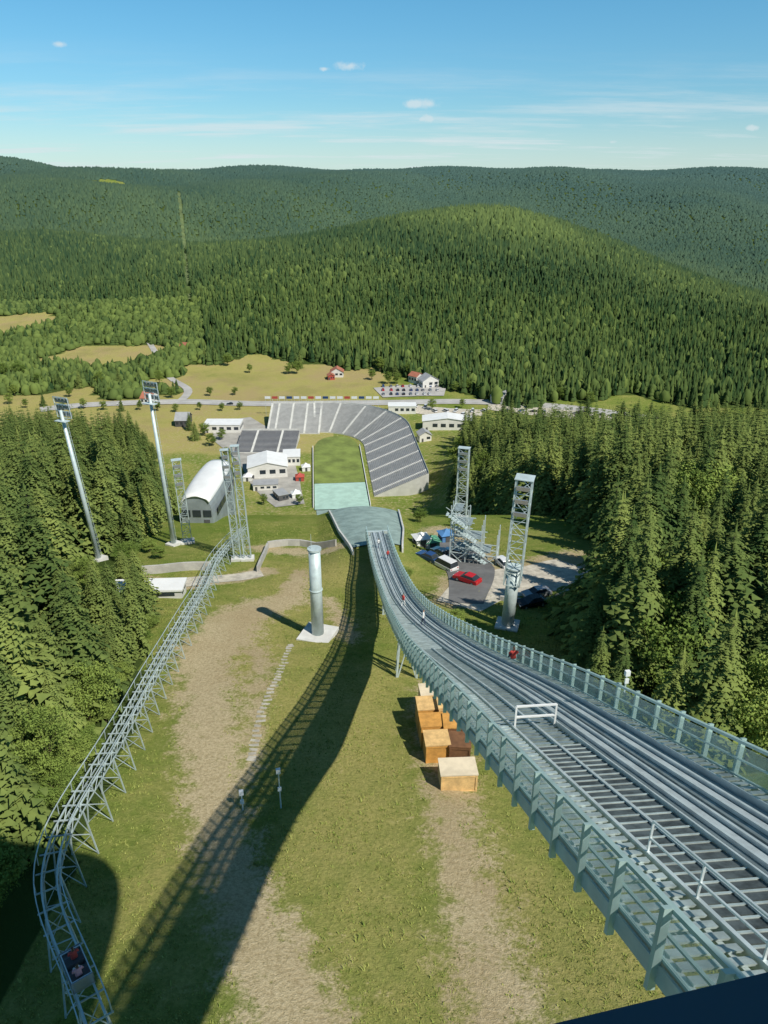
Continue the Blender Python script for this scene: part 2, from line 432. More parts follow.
def merge(variants, x, y, z, hs, ws, rot, vid):
    Vs, Ts, Rp = [], [], []; base = 0
    for k, (v, tr) in enumerate(variants):
        s = np.where(vid == k)[0]
        if len(s) == 0: continue
        co, si = np.cos(rot[s])[:,None], np.sin(rot[s])[:,None]
        px = (v[None,:,0]*co-v[None,:,1]*si)*ws[s][:,None]+x[s][:,None]
        py = (v[None,:,0]*si+v[None,:,1]*co)*ws[s][:,None]+y[s][:,None]
        pz = v[None,:,2]*hs[s][:,None]+z[s][:,None]
        Vs.append(np.stack([px,py,pz],2).reshape(-1,3)); nv = len(v)
        Ts.append((tr[None]+(np.arange(len(s))*nv)[:,None,None]).reshape(-1,3)+base)
        Rp.append(np.repeat(s, nv)); base += nv*len(s)
    return np.concatenate(Vs), np.concatenate(Ts), np.concatenate(Rp)

# distant forest: rows growing with distance
fx, fy, fs = [], [], []
r_ = 475.0
while r_ < 4200:
    s = max(3.9, r_*.0041)
    n = int(1.26*r_/s)
    aa = -.63+1.26*(np.arange(n)+rng.uniform(-.9,.9,n))/n
    yy = r_+rng.uniform(-1.1,1.1,n)*s
    fx.append(aa*yy); fy.append(yy); fs.append(np.full(n, s)); r_ += s
fx, fy, fs = map(np.concatenate, (fx, fy, fs))
k = far_forest(fx, fy) & ~strip(fx, fy)
fz = ground(fx, fy)
sl_ = ground(fx, fy+8)-fz
k &= ~((sl_ < -1.6) & (rng.random(len(fx)) < .65))
fx, fy, fs, fz = fx[k], fy[k], fs[k], fz[k]
nF = len(fx); fa = fx/fy
patch = .5+.5*np.sin(fx/60+1.7*np.sin(fy/90))*np.sin(fy/75+1.3*np.sin(fx/80))
patch2 = .5+.5*np.sin(fx/150+fy/210+2*np.sin(fy/170+fx/260))
patch3 = .5+.5*np.sin(fx/27+1.9*np.sin(fy/31))*np.sin(fy/23+1.1*np.sin(fx/19))
patch4 = .5+.5*np.sin(fx/330+1.2*np.sin(fy/260))*np.sin(fy/290+fx/500)  # broad swathes of sun and shade tinted into the far ridges
dist = np.hypot(fx, fy)
fh = (rng.uniform(7.0,15.0,nF)+3.5*(patch3-.5))*(1+.12*patch)*np.interp(dist, [600,1600,3500], [1,.80,.70])
lowl = (fa < -.24) & (fy < 800)
rnd_ = (rng.random(nF) < np.where(lowl, .5, .16*patch*patch2+.02)) & (dist < 1500)
fh = np.where(lowl, fh*.70, fh); fh = np.where(rnd_, fh*.8, fh)
fw = np.maximum(4.4, fs*1.35)*rng.uniform(.7,1.35,nF)
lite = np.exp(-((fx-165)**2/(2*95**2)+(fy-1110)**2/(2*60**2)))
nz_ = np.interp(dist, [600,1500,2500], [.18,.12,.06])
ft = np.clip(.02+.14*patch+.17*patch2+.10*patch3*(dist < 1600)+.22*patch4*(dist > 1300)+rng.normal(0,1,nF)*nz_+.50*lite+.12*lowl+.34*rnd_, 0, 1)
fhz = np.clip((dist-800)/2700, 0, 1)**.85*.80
fv = np.where(dist < 950, rng.integers(0,3,nF), rng.integers(3,6,nF)); fv = np.where(rnd_, 6+rng.integers(0,2,nF), fv)
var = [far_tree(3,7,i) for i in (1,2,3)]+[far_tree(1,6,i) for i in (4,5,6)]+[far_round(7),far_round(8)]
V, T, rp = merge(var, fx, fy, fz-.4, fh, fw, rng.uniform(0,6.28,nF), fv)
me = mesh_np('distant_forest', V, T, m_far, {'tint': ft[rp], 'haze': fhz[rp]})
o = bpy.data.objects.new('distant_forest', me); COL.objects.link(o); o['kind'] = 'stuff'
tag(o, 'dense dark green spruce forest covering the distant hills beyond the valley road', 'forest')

# rail path (needed for keeping trees away)
RP = [(96,1020,5),(84,985,5),(68,950,5.1),(54,915,5.2),(48,880,5.2),(55,842,5.2),(74,804,5),(100,762,4.6),(126,718,4.2),(149,676,4),(170,640,3.6),(189,608,3.4),(203,585,3.2),(213,562,3),(226,545,3),(243,528,3)]
RW = [G(*p) for p in RP]
def catmull(P, step):
    out = []
    for i in range(len(P)-1):
        p0, p1, p2, p3 = P[max(i-1,0)], P[i], P[i+1], P[min(i+2,len(P)-1)]
        n = max(2, int((p2-p1).length/step))
        for k in range(n):
            t = k/n
            out.append(.5*((2*p1)+(p2-p0)*t+(2*p0-5*p1+4*p2-p3)*t*t+(3*p1-p0-3*p2+p3)*t**3))
    out.append(P[-1]); return out
RC = catmull(RW, .8)
for _ in range(6):
    RC = [RC[0]]+[(RC[i-1]+RC[i]*2+RC[i+1])/4 for i in range(1,len(RC)-1)]+[RC[-1]]
rcx = np.array([p.x for p in RC]); rcy = np.array([p.y for p in RC])
MAST1 = G(99,560); MAST2 = G(174,545); MAST3 = G(461,519); MAST4 = G(507,627)

# near forest candidates
xg, yg = np.meshgrid(np.arange(-230,280,4.4), np.arange(14,428,4.4))
tx = (xg+rng.uniform(-2.1,2.1,xg.shape)).ravel(); ty = (yg+rng.uniform(-2.1,2.1,xg.shape)).ravel()
k = near_forest(tx, ty)
dm = np.min(np.hypot(tx[:,None]-rcx[None], ty[:,None]-rcy[None]), 1); k &= dm > 3.4
cbp = G(197,522); k &= ~((np.abs(tx-cbp.x) < 6.5) & (ty > cbp.y-8) & (ty < cbp.y+26))
tx, ty, dm = tx[k], ty[k], dm[k]; tz = ground(tx, ty)
dep = ty*cp-tz*sp
k = (np.abs(tx)/dep < .60); tx, ty, tz, dep, dm = tx[k], ty[k], tz[k], dep[k], dm[k]
n = len(tx)
th = rng.uniform(12,23.5,n)*np.where(ty < 60, .94, 1.0)
edge = np.where(tx < 0, np.interp(ty, XLY, XLX)-tx, tx-np.interp(ty, XRY, XRX))
leafy = rng.random(n) < np.where(tx < 0, np.where(ty < 100, np.where(edge < 9, .45, .16), .06), np.where(ty < 130, .15, .06))
th = np.where(leafy, th*np.where(tx < 0, .52, .80), th)
# lower growth at the edge of the rail track and in front of the masts
edge = np.where(tx < 0, edge, 99)
th = np.where(edge < 4, th*.55, np.where(edge < 8, th*.8, th))
keep = np.ones(n, bool)
for mp, wd, ex in ((MAST1,5.0,1.5),(MAST2,4.5,5.0),(MAST3,5.0,1.0),(MAST4,4.0,0.0),(cbp,7.0,1.5)):
    dv = np.array([mp.x, mp.y]); L_ = np.linalg.norm(dv); dv /= L_
    al = tx*dv[0]+ty*dv[1]; pe = np.abs(tx*dv[1]-ty*dv[0]); inz = (al > 10) & (al < L_+2.5) & (pe < wd*al/L_+2.0)
    lim = mp.z*np.clip(al/L_,0,1)-tz-.5+ex
    keep &= ~(inz & (lim < 3.0)); th = np.where(inz, np.minimum(th, lim), th)
    keep &= np.hypot(tx-mp.x, ty-mp.y) > 2.2
tx, ty, tz, dep, th, leafy = tx[keep], ty[keep], tz[keep], dep[keep], th[keep], leafy[keep]; n = len(tx)
trot = rng.uniform(0,6.28,n)
# how much of each crown is not covered by nearer crowns (4 px cells)
cov = np.zeros((256,192), bool); score = np.zeros(n)
for i in np.argsort(dep):
    z1 = tz[i]+th[i]; d1 = ty[i]*cp-z1*sp; d0 = dep[i]
    y1 = (512-F*(ty[i]*sp+z1*cp)/d1)/4; x1 = (384+F*tx[i]/d1)/4
    y0 = (512-F*(ty[i]*sp+(tz[i]+.06*th[i])*cp)/d0)/4; x0 = (384+F*tx[i]/d0)/4
    hw = (.19 if not leafy[i] else .28)*th[i]*F/d0/4
    for r in range(max(0,int(y1)), min(256,int(y0)+1)):
        f = (r-y1)/max(y0-y1,.5); xc = x1+(x0-x1)*f; q = hw*min(1,f+.1)
        c0, c1 = int(max(0,xc-q)), int(min(192,xc+q+1))
        if c1 <= c0: continue
        seg_ = cov[r,c0:c1]; score[i] += np.count_nonzero(~seg_); cov[r,c0:c1] = True
order = np.argsort(-score); NI = 294
CON = []
for i in range(6):
    v, tr = conifer(20, [4.0,3.4,4.6,3.8,5.0,3.2][i], [40,34,44,38,36,42][i], 13, 5, 40+i)
    cm = mesh_np('crown', v, tr, m_spruce)
    mb = MB(); mb.tube((0,0,-.6),(0,0,18.5), .26, .04, 7)
    tm = mb.build('trunk', m_bark); tme = tm.data; bpy.data.objects.remove(tm)
    CON.append((cm, tme))
BRO = []
for i in range(4):
    v, tr, C = broadleaf(14, [3.8,4.4,3.4,4.9][i], [74,80,64,96][i], 115, .16, 60+i)
    cm = mesh_np('crown', v, tr, m_leaf)
    mb = MB(); mb.tube((0,0,-.6),(0,0,7.5), .24, .12, 7)
    for cpt in C[:12]: mb.tube((0,0,4.5+.25*random.random()), cpt, .09, .02, 5)
    tm = mb.build('trunk', m_bark); tme = tm.data; bpy.data.objects.remove(tm)
    BRO.append((cm, tme))
def plant(name, label, cat, group, mset, loc, s, sw, rz):
    root = thing(name, label, cat, loc, rz, group)
    root.scale = (sw, sw, s)
    for nm, me in (('crown', mset[0]), ('trunk', mset[1])):
        o = bpy.data.objects.new(nm, me); COL.objects.link(o); o.parent = root
    return root
for i in order[:NI]:
    side = 'left' if tx[i] < 0 else 'right'
    where = 'left of the curving rail track' if side == 'left' else 'right of the ski jump ramp'
    if leafy[i]:
        s = th[i]/14
        plant('leafy_tree', 'bright green leafy tree among the spruces '+where, 'tree', 'leafy trees '+where, BRO[int(rng.integers(0,4))], (tx[i],ty[i],tz[i]), s, s*rng.uniform(.9,1.3), trot[i])
    else:
        s = th[i]/20
        near = ty[i] < 130
        plant('spruce_tree', ('tall dark spruce in the near forest ' if near else 'dark spruce in the farther forest ')+where, 'tree', ('near spruces ' if near else 'farther spruces ')+where, CON[int(rng.integers(0,6))], (tx[i],ty[i],tz[i]), s, max(s,.55)*rng.uniform(.95,1.35), trot[i])
rest = order[NI:]
rest = rest[(score[rest] > 0) | (rng.random(len(rest)) < .4)]
mv = [conifer(20, 3.8, 17, 8, 2, 80+i) for i in range(3)]
V, T, rp = merge(mv, tx[rest], ty[rest], tz[rest], np.where(leafy[rest], th[rest]*1.3, th[rest])/20, th[rest]/20*rng.uniform(1.0,1.3,len(rest)), trot[rest], rng.integers(0,3,len(rest)))
tt_ = rng.uniform(0,1,len(rest))
me = mesh_np('spruce_forest', V, T, m_spruce_s, {'tint': tt_[rp]})
o = bpy.data.objects.new('spruce_forest', me); COL.objects.link(o); o['kind'] = 'stuff'
tag(o, 'mass of dark spruces filling the slopes on both sides of the stadium', 'forest')
# shrubs along the left edge of the meadow
shr = [(122,684),(140,650),(106,722),(150,628),(96,752),(118,668),(131,640),(60,800),(150,552),(128,560),(160,558),(88,738),(76,765),(70,740),(100,700),(112,690),(88,712),(46,790),(126,652),(136,630),(146,612),(110,702),(84,756),(120,640),(455,625),(420,522),(452,526),(405,578),(600,575),(590,560),(586,590),(565,612),(578,604)]
for j, (px, py) in enumerate(shr):
    g = G(px, py); s = random.uniform(.11,.24)
    wh = 'along the forest edge left of the rail track' if px < 200 else 'on the grass right of the ski jump ramp'
    plant('shrub', 'low bright green shrub growing '+wh, 'shrub', 'shrubs '+wh, BRO[j % 4], tuple(g), s, s*random.uniform(1.4,2.6), j)
# trees in the valley meadow
vt = [(297,374,11,1),(289,374,9,1),(250,373,8,1),(228,366,11,1),(215,362,12,0),(222,360,12,0),(205,362,10,0),(300,368,12,0),(345,362,9,0),(388,384,10,1),(397,384,9,1),(160,385,12,1),(172,398,9,1),(120,386,12,0),(100,386,12,1),(80,388,12,0),(60,388,12,0),(40,388,12,1),(140,386,11,0),(20,378,14,1),(5,380,14,1),(560,400,10,1),(590,404,9,1),(480,396,9,1),(520,396,9,1),(455,392,8,1),
      (380,372,13,1),(372,380,9,1),(408,376,11,1),(450,384,12,1),(468,392,10,1),(432,410,8,1),(462,408,7,1),(395,376,12,0),(420,372,12,0),(440,374,12,1),(205,436,9,1),(212,446,8,1),(196,440,10,0),(190,430,10,0),(222,440,7,1),(228,460,8,1),(232,480,7,1),(226,500,7,1),(264,505,6,1),(300,505,6,1),
      (10,404,8,1),(26,408,7,1),(44,406,8,0),(62,411,7,1),(84,409,8,1),(104,410,7,1),(122,411,8,0),(140,410,7,1),(158,411,7,1),(176,412,6,1),(200,410,6,1),(222,411,6,1),(240,410,6,1),(15,396,9,1),(70,397,8,1),(110,398,8,1),(150,394,9,1),(210,396,7,1),(235,395,6,1)]
for j, (px, py, h, br) in enumerate(vt):
    g = G(px, py); s = h/14 if br else h/17
    if py > 425: wh = 'in the yard left of the stadium buildings'; gr = wh
    else:
        wh = ('left of' if px < 182 else ('on' if px < 380 else 'right of'))+' the dry meadow in the valley'; gr = wh
    plant('meadow_tree', ('rounded leafy tree ' if br else 'small dark spruce ')+wh, 'tree', ('leafy' if br else 'spruce')+' trees '+gr, BRO[j % 3] if br else CON[j % 4], tuple(g), s, s*1.25, j*1.3)

# ------------------------------------------------------------------ roads and sheets
def ribbon(name, pts, widths, dz, mat, nx=5, step=2.0, kind=True):
    P = [Vector((p[0],p[1],0)) for p in pts]
    Q = catmull(P, step); n = len(Q)
    seglen = np.cumsum([0]+[(Q[i+1]-Q[i]).length for i in range(n-1)])
    key = [0.0]; 
    for i in range(len(P)-1): key.append(key[-1]+(P[i+1]-P[i]).length)
    ws = np.interp(seglen/seglen[-1]*key[-1], key, widths); rings = []
    for i in range(n):
        d = (Q[min(i+1,n-1)]-Q[max(i-1,0)]).normalized(); nrm = Vector((d.y,-d.x,0)); r = []
        for j in range(nx+1):
            p = Q[i]+nrm*(ws[i]*(j/nx-.5)); r.append((p.x,p.y,gz(p.x,p.y)+dz))
        rings.append(r)
    mb = MB(); mb.loft(rings, closed=False, cap=False)
    o = mb.build(name, mat)
    return structure(o) if kind else o
def gp(*pix): return [G(*p) for p in pix]
ribbon('road', gp((40,410),(90,405),(180,402),(260,404),(380,403),(470,402),(560,407),(660,420)), [12]*8, .35, m_road, 3, 6)
ribbon('road_marking', gp((40,410),(90,405),(180,402),(260,404),(380,403),(470,402),(560,407),(660,420)), [.4]*8, .42, m_white, 1, 6)
ribbon('paved_area', gp((488,407),(540,410),(600,415),(650,421)), [14,30,30,16], .28, m_gravel, 4, 6)
ribbon('firebreak', [(SA*y, y) for y in range(800, 1960, 60)], [4.6+.0014*y for y in range(800, 1960, 60)], 2.0, m_break, 2, 12)
ribbon('side_road', gp((180,402),(188,390),(168,376),(155,352),(138,325)), [6,6,5,5,4], .4, m_road, 3, 6)
ribbon('car_park', gp((378,393),(410,391),(445,392)), [26,30,22], .4, m_road, 3, 6)
ribbon('stadium_yard', [(-98,455),(-82,420),(-66,385),(-54,345),(-44,318)], [26,38,30,24,14], .25, m_yard, 8, 5)
ribbon('forecourt', gp((400,407),(440,412),(482,413)), [16,20,14], .22, m_gravel, 4, 5)
ribbon('access_road', gp((118,588),(190,582),(262,573)), [4,4,3.5], .06, m_gravel, 4, 1.5)
ribbon('gravel_lot', gp((458,606),(490,586),(535,578),(578,566)), [7,11,12,9], .06, m_gravel, 8, 1.5)
ribbon('service_road', gp((466,604),(470,570),(448,548),(428,538)), [5,8,8,5], .10, m_asph, 6, 1.5)
axp = lambda y, o=0: (xa(y)+LAT[0]*o, y+LAT[1]*o)
ribbon('landing_slope', [axp(y) for y in (113,125,138,150,165,190,230,280,312)], [8.4,11.5,13.6,15,17,18,20,22,24], .22, m_slopemat, 10, 2)
ribbon('outrun_mat', [axp(y) for y in (312,330,346)], [25.5,25.5,25.5], .55, m_slopemat2, 8, 2)
fld = [axp(y) for y in (346.3,370,395,405,412,417,420)]
ribbon('outrun_lawn', fld, [25.5,25.5,25.5,24.5,21,15,6], .55, m_lawn, 8, 1.5)
# stone step path
mb = MB(); P = catmull(gp((290,645),(280,672),(262,712),(250,760)), .75)
for i, p in enumerate(P): mb.box((p.x+random.uniform(-.15,.15), p.y, gz(p.x,p.y)-.01), (random.uniform(.6,1.0), .34, .10), random.uniform(-.25,.25))
structure(mb.build('stone_path', m_stone))

# ------------------------------------------------------------------ ski jump ramp
def wl(y): return float(np.interp(y, [0,25,42,60,77,112], [-4.0,-4.0,-3.5,-2.7,-2.1,-1.8]))
WR = 1.75
def Pn(y, o, h=0.0):
    return (float(xa(y))+LAT[0]*o, y+LAT[1]*o, float(zt_f(y))+h)
def sweep(mb, ys, prof_):
    rings = []
    for y in ys:
        pr = prof_(y) if callable(prof_) else prof_
        rings.append([Pn(y, o_, h_) for o_, h_ in pr])
    mb.loft(rings); return mb
def rect(o0, o1, h0, h1): return [(o0,h0),(o1,h0),(o1,h1),(o0,h1)]
ys = np.arange(-1, 112.6, 1.0)
ramp = thing('ski_jump_ramp', 'long steel ski jump ramp with railings curving down to the take-off', 'ski jump ramp', Pn(0,0), 0, None, True)
sweep(MB(), ys, rect(-1.12, 1.12, -.22, 0)).build('deck', m_deck, ramp)
gd = lambda y: float(np.interp(y, [0,30,42,64,80,112], [-1.2,-1.4,-2.4,-2.3,-1.1,-1.0]))
gl = lambda y: float(np.interp(y, [0,36,46,64,80,112], [-.8,-.9,-1.9,-1.4,-.8,-.7]))
sweep(MB(), ys, lambda y: rect(gl(y), .9, gd(y), -.44)).build('box_girder', m_steel, ramp)
for y in np.arange(0, 112, 1.75):
    mb = MB(); sweep(mb, (y-.08, y+.08), lambda q: rect(wl(q)-.02, WR+.02, -.42, -.225)); mb.build('cross_beam', m_steel, ramp)
sweep(MB(), ys, rect(-.98, .98, .012, .07)).build('track_bed', m_mat2, ramp)
for o_ in (-.66,-.26,.26,.66): sweep(MB(), ys, rect(o_-.035, o_+.035, .08, .2)).build('track_rail', m_track, ramp)
for o_ in (-.46,.46): sweep(MB(), ys, rect(o_-.08, o_+.08, .08, .11)).build('ice_groove', m_groove, ramp)
for o_ in (-1.06,1.06): sweep(MB(), ys, rect(o_-.025, o_+.025, .012, .26)).build('track_edge', m_track, ramp)
for o_ in (-.83,0,.83): sweep(MB(), ys, rect(o_-.035, o_+.035, .075, .12)).build('cable_tray', m_deck, ramp)
for o_ in (-2.9,-3.9): sweep(MB(), np.arange(0,43,1.0), lambda q: rect(max(o_,wl(q)+.1)-.05, max(o_,wl(q)+.1)+.05, -.22, .08)).build('stair_stringer', m_steel, ramp)
mb = MB()
for y in np.arange(3, 110, .32):
    a0 = wl(y)+.12; a1 = max(a0+.5, -2.72) if y < 42 else -1.14
    if a1-a0 < .3: continue
    sweep(mb, (y, y+.19), rect(a0, a1, .09, .14))
mb.build('stairway', m_tread, ramp)
mb = MB(); mb2 = MB()
for y in np.arange(3, 18, .38):
    sweep(mb, (y, y+.25), rect(-2.55, -1.12, .05, .14)); sweep(mb2, (y+.255, y+.31), rect(-2.55, -1.12, .05, .17))
mb.build('start_step', m_mat, ramp); mb2.build('step_edge', m_tread, ramp)
mb = MB()
for y in np.arange(18.1, 42, .36): sweep(mb, (y, y+.22), rect(-2.55, -1.12, .04, .1))
mb.build('grating', m_mat2, ramp)
for o_ in (-2.62,-1.85): sweep(MB(), np.arange(2,43,1.0), rect(o_-.04, o_+.04, -.2, .2)).build('stair_stringer', m_track, ramp)
mb = MB()
for y in np.arange(3, 111, .32): sweep(mb, (y, y+.19), rect(1.12, 1.7, .05, .1))
mb.build('side_stairway', m_tread, ramp)
far_posts = MB()
for s_ in (0, 1):
    oe = (lambda y: wl(y)) if s_ == 0 else (lambda y: WR)
    sg = -1 if s_ == 0 else 1
    sweep(MB(), ys, lambda y: rect(oe(y)-.02, oe(y)+.02, .16, 1.05)).build('railing_panel', m_glass, ramp)
    sweep(MB(), ys, lambda y: rect(oe(y)-.05, oe(y)+.05, 1.15, 1.24)).build('top_rail', m_teal, ramp)
    sweep(MB(), ys, lambda y: rect(oe(y)-.03, oe(y)+.03, .62, .67)).build('middle_rail', m_teal, ramp)
    sweep(MB(), ys, lambda y: rect(oe(y)-.03, oe(y)+.03, .09, .15)).build('bottom_rail', m_teal, ramp)
    sweep(MB(), ys, lambda y: rect(oe(y)+sg*.03, oe(y)+sg*.08, -.36, .03)).build('side_girder', m_steel, ramp)
    for y in np.arange(2, 112, 1.45):
        mb = MB() if y < 70 else far_posts; o_ = oe(y)+sg*.11
        sweep(mb, (y-.055, y+.055), rect(o_-.07, o_+.06, -.55, 1.26))
        if y < 70: mb.build('railing_post', m_teal, ramp)
o = far_posts.build('railing_post', m_teal, ramp); o['kind'] = 'stuff'
for y in (70, 88):
    mb = MB()
    p = Pn(y, 0); zb = gz(p[0], p[1])-.5; zt = p[2]+gd(y)-.02
    for sx in (-1,1):
        for sy in (-1,1): mb.bar((p[0]+sx*1.2,y+sy*.9,zb),(p[0]+sx*.7,y+sy*.6,zt),.22)
        mb.bar((p[0]+sx*1.2,y-.9,zb),(p[0]+sx*.7,y+.6,zt),.13)
    mb.bar((p[0]-1.2,y-.9,zb),(p[0]+.7,y-.6,zt),.13); mb.bar((p[0]+1.2,y-.9,zb),(p[0]-.7,y-.6,zt),.13)
    mb.build('trestle', m_steel, ramp)
# inner handrail near the start
for h_ in (.55, 1.0):
    mb = MB()
    for y in np.arange(4, 11, 1): mb.bar(Pn(y,-2.62,h_), Pn(y+1.01,-2.62,h_), .04)
    mb.build('handrail', m_track, ramp)
for y in np.arange(4, 11.5, 1.75): MB().bar(Pn(y,-2.62,.2), Pn(y,-2.62,1.0), .04).build('handrail_post', m_track, ramp)
# take-off block under the lower end
tb = thing('takeoff_block', 'pale concrete block carrying the lower end of the ski jump ramp', 'take-off block', Pn(106,0), 0, None, True)
mb = MB(); rings = []
for y in (103, 106, 110, 113.2):
    zt = float(zt_f(y))+gd(y)-.02; L, Rr = Pn(y,-1.3), Pn(y,1.3); zb = gz(L[0],L[1])-.6
    rings.append([(L[0],L[1],min(zb,zt-.2)),(Rr[0],Rr[1],min(zb,zt-.2)),(Rr[0],Rr[1],zt),(L[0],L[1],zt)])
mb.loft(rings); mb.build('wall', m_conc, tb)
mb = MB(); sweep(mb, (112.6,113.1), rect(-1.9,1.9,-1.0,-.02)).build('takeoff_lip', m_steel, tb)
for sg in (-1,1):
    mb = MB(); rings = []
    for y in np.arange(110, 150, 2.0):
        hw = float(np.interp(y, [106,113,125,150,166], [3.6,4.3,5.9,7.6,8.7])); q = axp(y, sg*hw); q2 = axp(y, sg*(hw+.3)); z = gz(*q)
        rings.append([(q[0],q[1],z-.3),(q2[0],q2[1],z-.3),(q2[0],q2[1],z+.75),(q[0],q[1],z+.75)])
    mb.loft(rings)
    o = mb.build('side_board', m_concw, None, rings[0][0]); tag(o, ('left' if sg < 0 else 'right')+' white board wall edging the green knoll below the take-off', 'board wall')
# start gate on the deck
g0 = Pn(20.5,-1.8); sgt = thing('start_gate', 'small white tubular gate frame standing on the upper ramp', 'gate', g0, 0, None, True)
mb = MB()
for o_ in (-2.55,-1.15): mb.bar(Pn(20.5,o_,.05), Pn(20.5,o_,1.0), .06)
mb.build('gate_post', m_white, sgt)
mb = MB()
for h_ in (.55,1.0): mb.bar(Pn(20.5,-2.55,h_), Pn(20.5,-1.15,h_), .06)
mb.build('gate_bar', m_white, sgt)

# ------------------------------------------------------------------ tower behind the camera
tw = thing('jump_tower', 'dark blue viewing cabin edge at the bottom right corner, seen from above', 'tower', (4,-6,gz(4,-6)), 0, None, True)
MB().box((5,-9,-22),(7,7,44)).build('shaft', m_conc, tw)
mb = MB(); rings = []
for z, k in ((-2.6,.8),(-1.2,.97),(.3,1.0),(2.5,1.0)):
    rings.append([(2.2+8.0*k*math.copysign(abs(math.cos(a))**.6, math.cos(a)), -6.6+5.6*k*math.copysign(abs(math.sin(a))**.6, math.sin(a)), z) for a in [2*math.pi*i/32 for i in range(32)]])
mb.loft(rings).build('cabin', m_navy, tw)
mb = MB()
rings = [[(2.0+9.4*math.copysign(abs(math.cos(a))**.45, math.cos(a)), -2.0+12.0*math.copysign(abs(math.sin(a))**.45, math.sin(a)), z) for a in [2*math.pi*i/40 for i in range(40)]] for z in (2.6,3.15)]
mb.loft(rings).build('roof', m_roofg, tw)  # unseen overhang, its reach shaped to drop a shadow on the lower left meadow
A = Vector((.83,1.05,-1.56)); B = Vector((.36,1.005,-1.666)); D = (A-B).normalized()
mb = MB(); p, q = B-D*1.2, A+D*2.5; bk = Vector((0,-1.2,-.1)); dn = Vector((0,.0,-.35))
mb.loft([[p, p+bk, p+bk+dn, p+dn],[q, q+bk, q+bk+dn, q+dn]]).build('ledge', m_navy, tw)

# ------------------------------------------------------------------ rail track on trestles
rt = thing('rail_track', 'winding elevated steel rail track on trestle supports left of the meadow', 'rail track', tuple(RC[0]-Vector((0,0,5))), 0, None, True)
def latv(i):
    d = RC[min(i+1,len(RC)-1)]-RC[max(i-1,0)]; d.z = 0; d.normalize(); return Vector((d.y,-d.x,0))
for o_, w_, h_ in ((-.75,.06,.8),(.75,.06,.8),(-.45,.10,0),(.45,.10,0),(-.5,.08,-.75),(.5,.08,-.75)):
    mb = MB(); rings = []
    for i, p in enumerate(RC):
        l = latv(i); c = p+l*o_+Vector((0,0,h_))
        rings.append([c-l*w_/2-Vector((0,0,w_/2)), c+l*w_/2-Vector((0,0,w_/2)), c+l*w_/2+Vector((0,0,w_/2)), c-l*w_/2+Vector((0,0,w_/2))])
    mb.loft(rings).build('guard_rail' if h_ > 0 else ('rail' if h_ == 0 else 'lower_chord'), m_steel if h_ >= 0 else m_rail, rt)
for s_ in (-.5,.5):
    mb = MB()
    for i in range(0, len(RC)-1):
        l0, l1 = latv(i), latv(i+1); dn0 = Vector((0,0,-.75 if i % 2 else 0)); dn1 = Vector((0,0,0 if i % 2 else -.75))
        mb.bar(RC[i]+l0*s_+dn0, RC[i+1]+l1*s_+dn1, .05)
    mb.build('web_bracing', m_rail, rt)
tie_step = max(1, math.ceil((len(RC)-1)/98))
for i in range(0, len(RC)-1, tie_step):
    l = latv(i); p = RC[i]-Vector((0,0,.11)); MB().bar(p-l*.85, p+l*.85, .08).build('cross_tie', m_rail, rt)
for i in range(0, len(RC)-1, 3):
    l = latv(i)
    for s_ in (-1,1): MB().bar(RC[i]+l*.78*s_-Vector((0,0,.15)), RC[i]+l*.75*s_+Vector((0,0,.8)), .05).build('guard_post', m_rail, rt)
for i in range(2, len(RC)-1, 4):
    l = latv(i); p = RC[i]-Vector((0,0,.7)); mb = MB(); ft_ = []
    for s_ in (-1,1):
        b = p+l*s_*1.0; b.z = gz(b.x,b.y)-.3; mb.bar(p+l*.5*s_, b, .09); ft_.append(b)
    mb.bar(ft_[0].lerp(p-l*.5,.5), ft_[1].lerp(p+l*.5,.5), .055)
    mb.bar(ft_[0].lerp(p-l*.5,.08), ft_[1].lerp(p+l*.5,.5), .045)
    mb.bar(ft_[1].lerp(p+l*.5,.08), ft_[0].lerp(p-l*.5,.5), .045)
    mb.bar(ft_[0].lerp(p-l*.5,.5), p+l*.5, .045); mb.bar(ft_[1].lerp(p+l*.5,.5), p-l*.5, .045)
    mb.build('support', m_rail, rt)

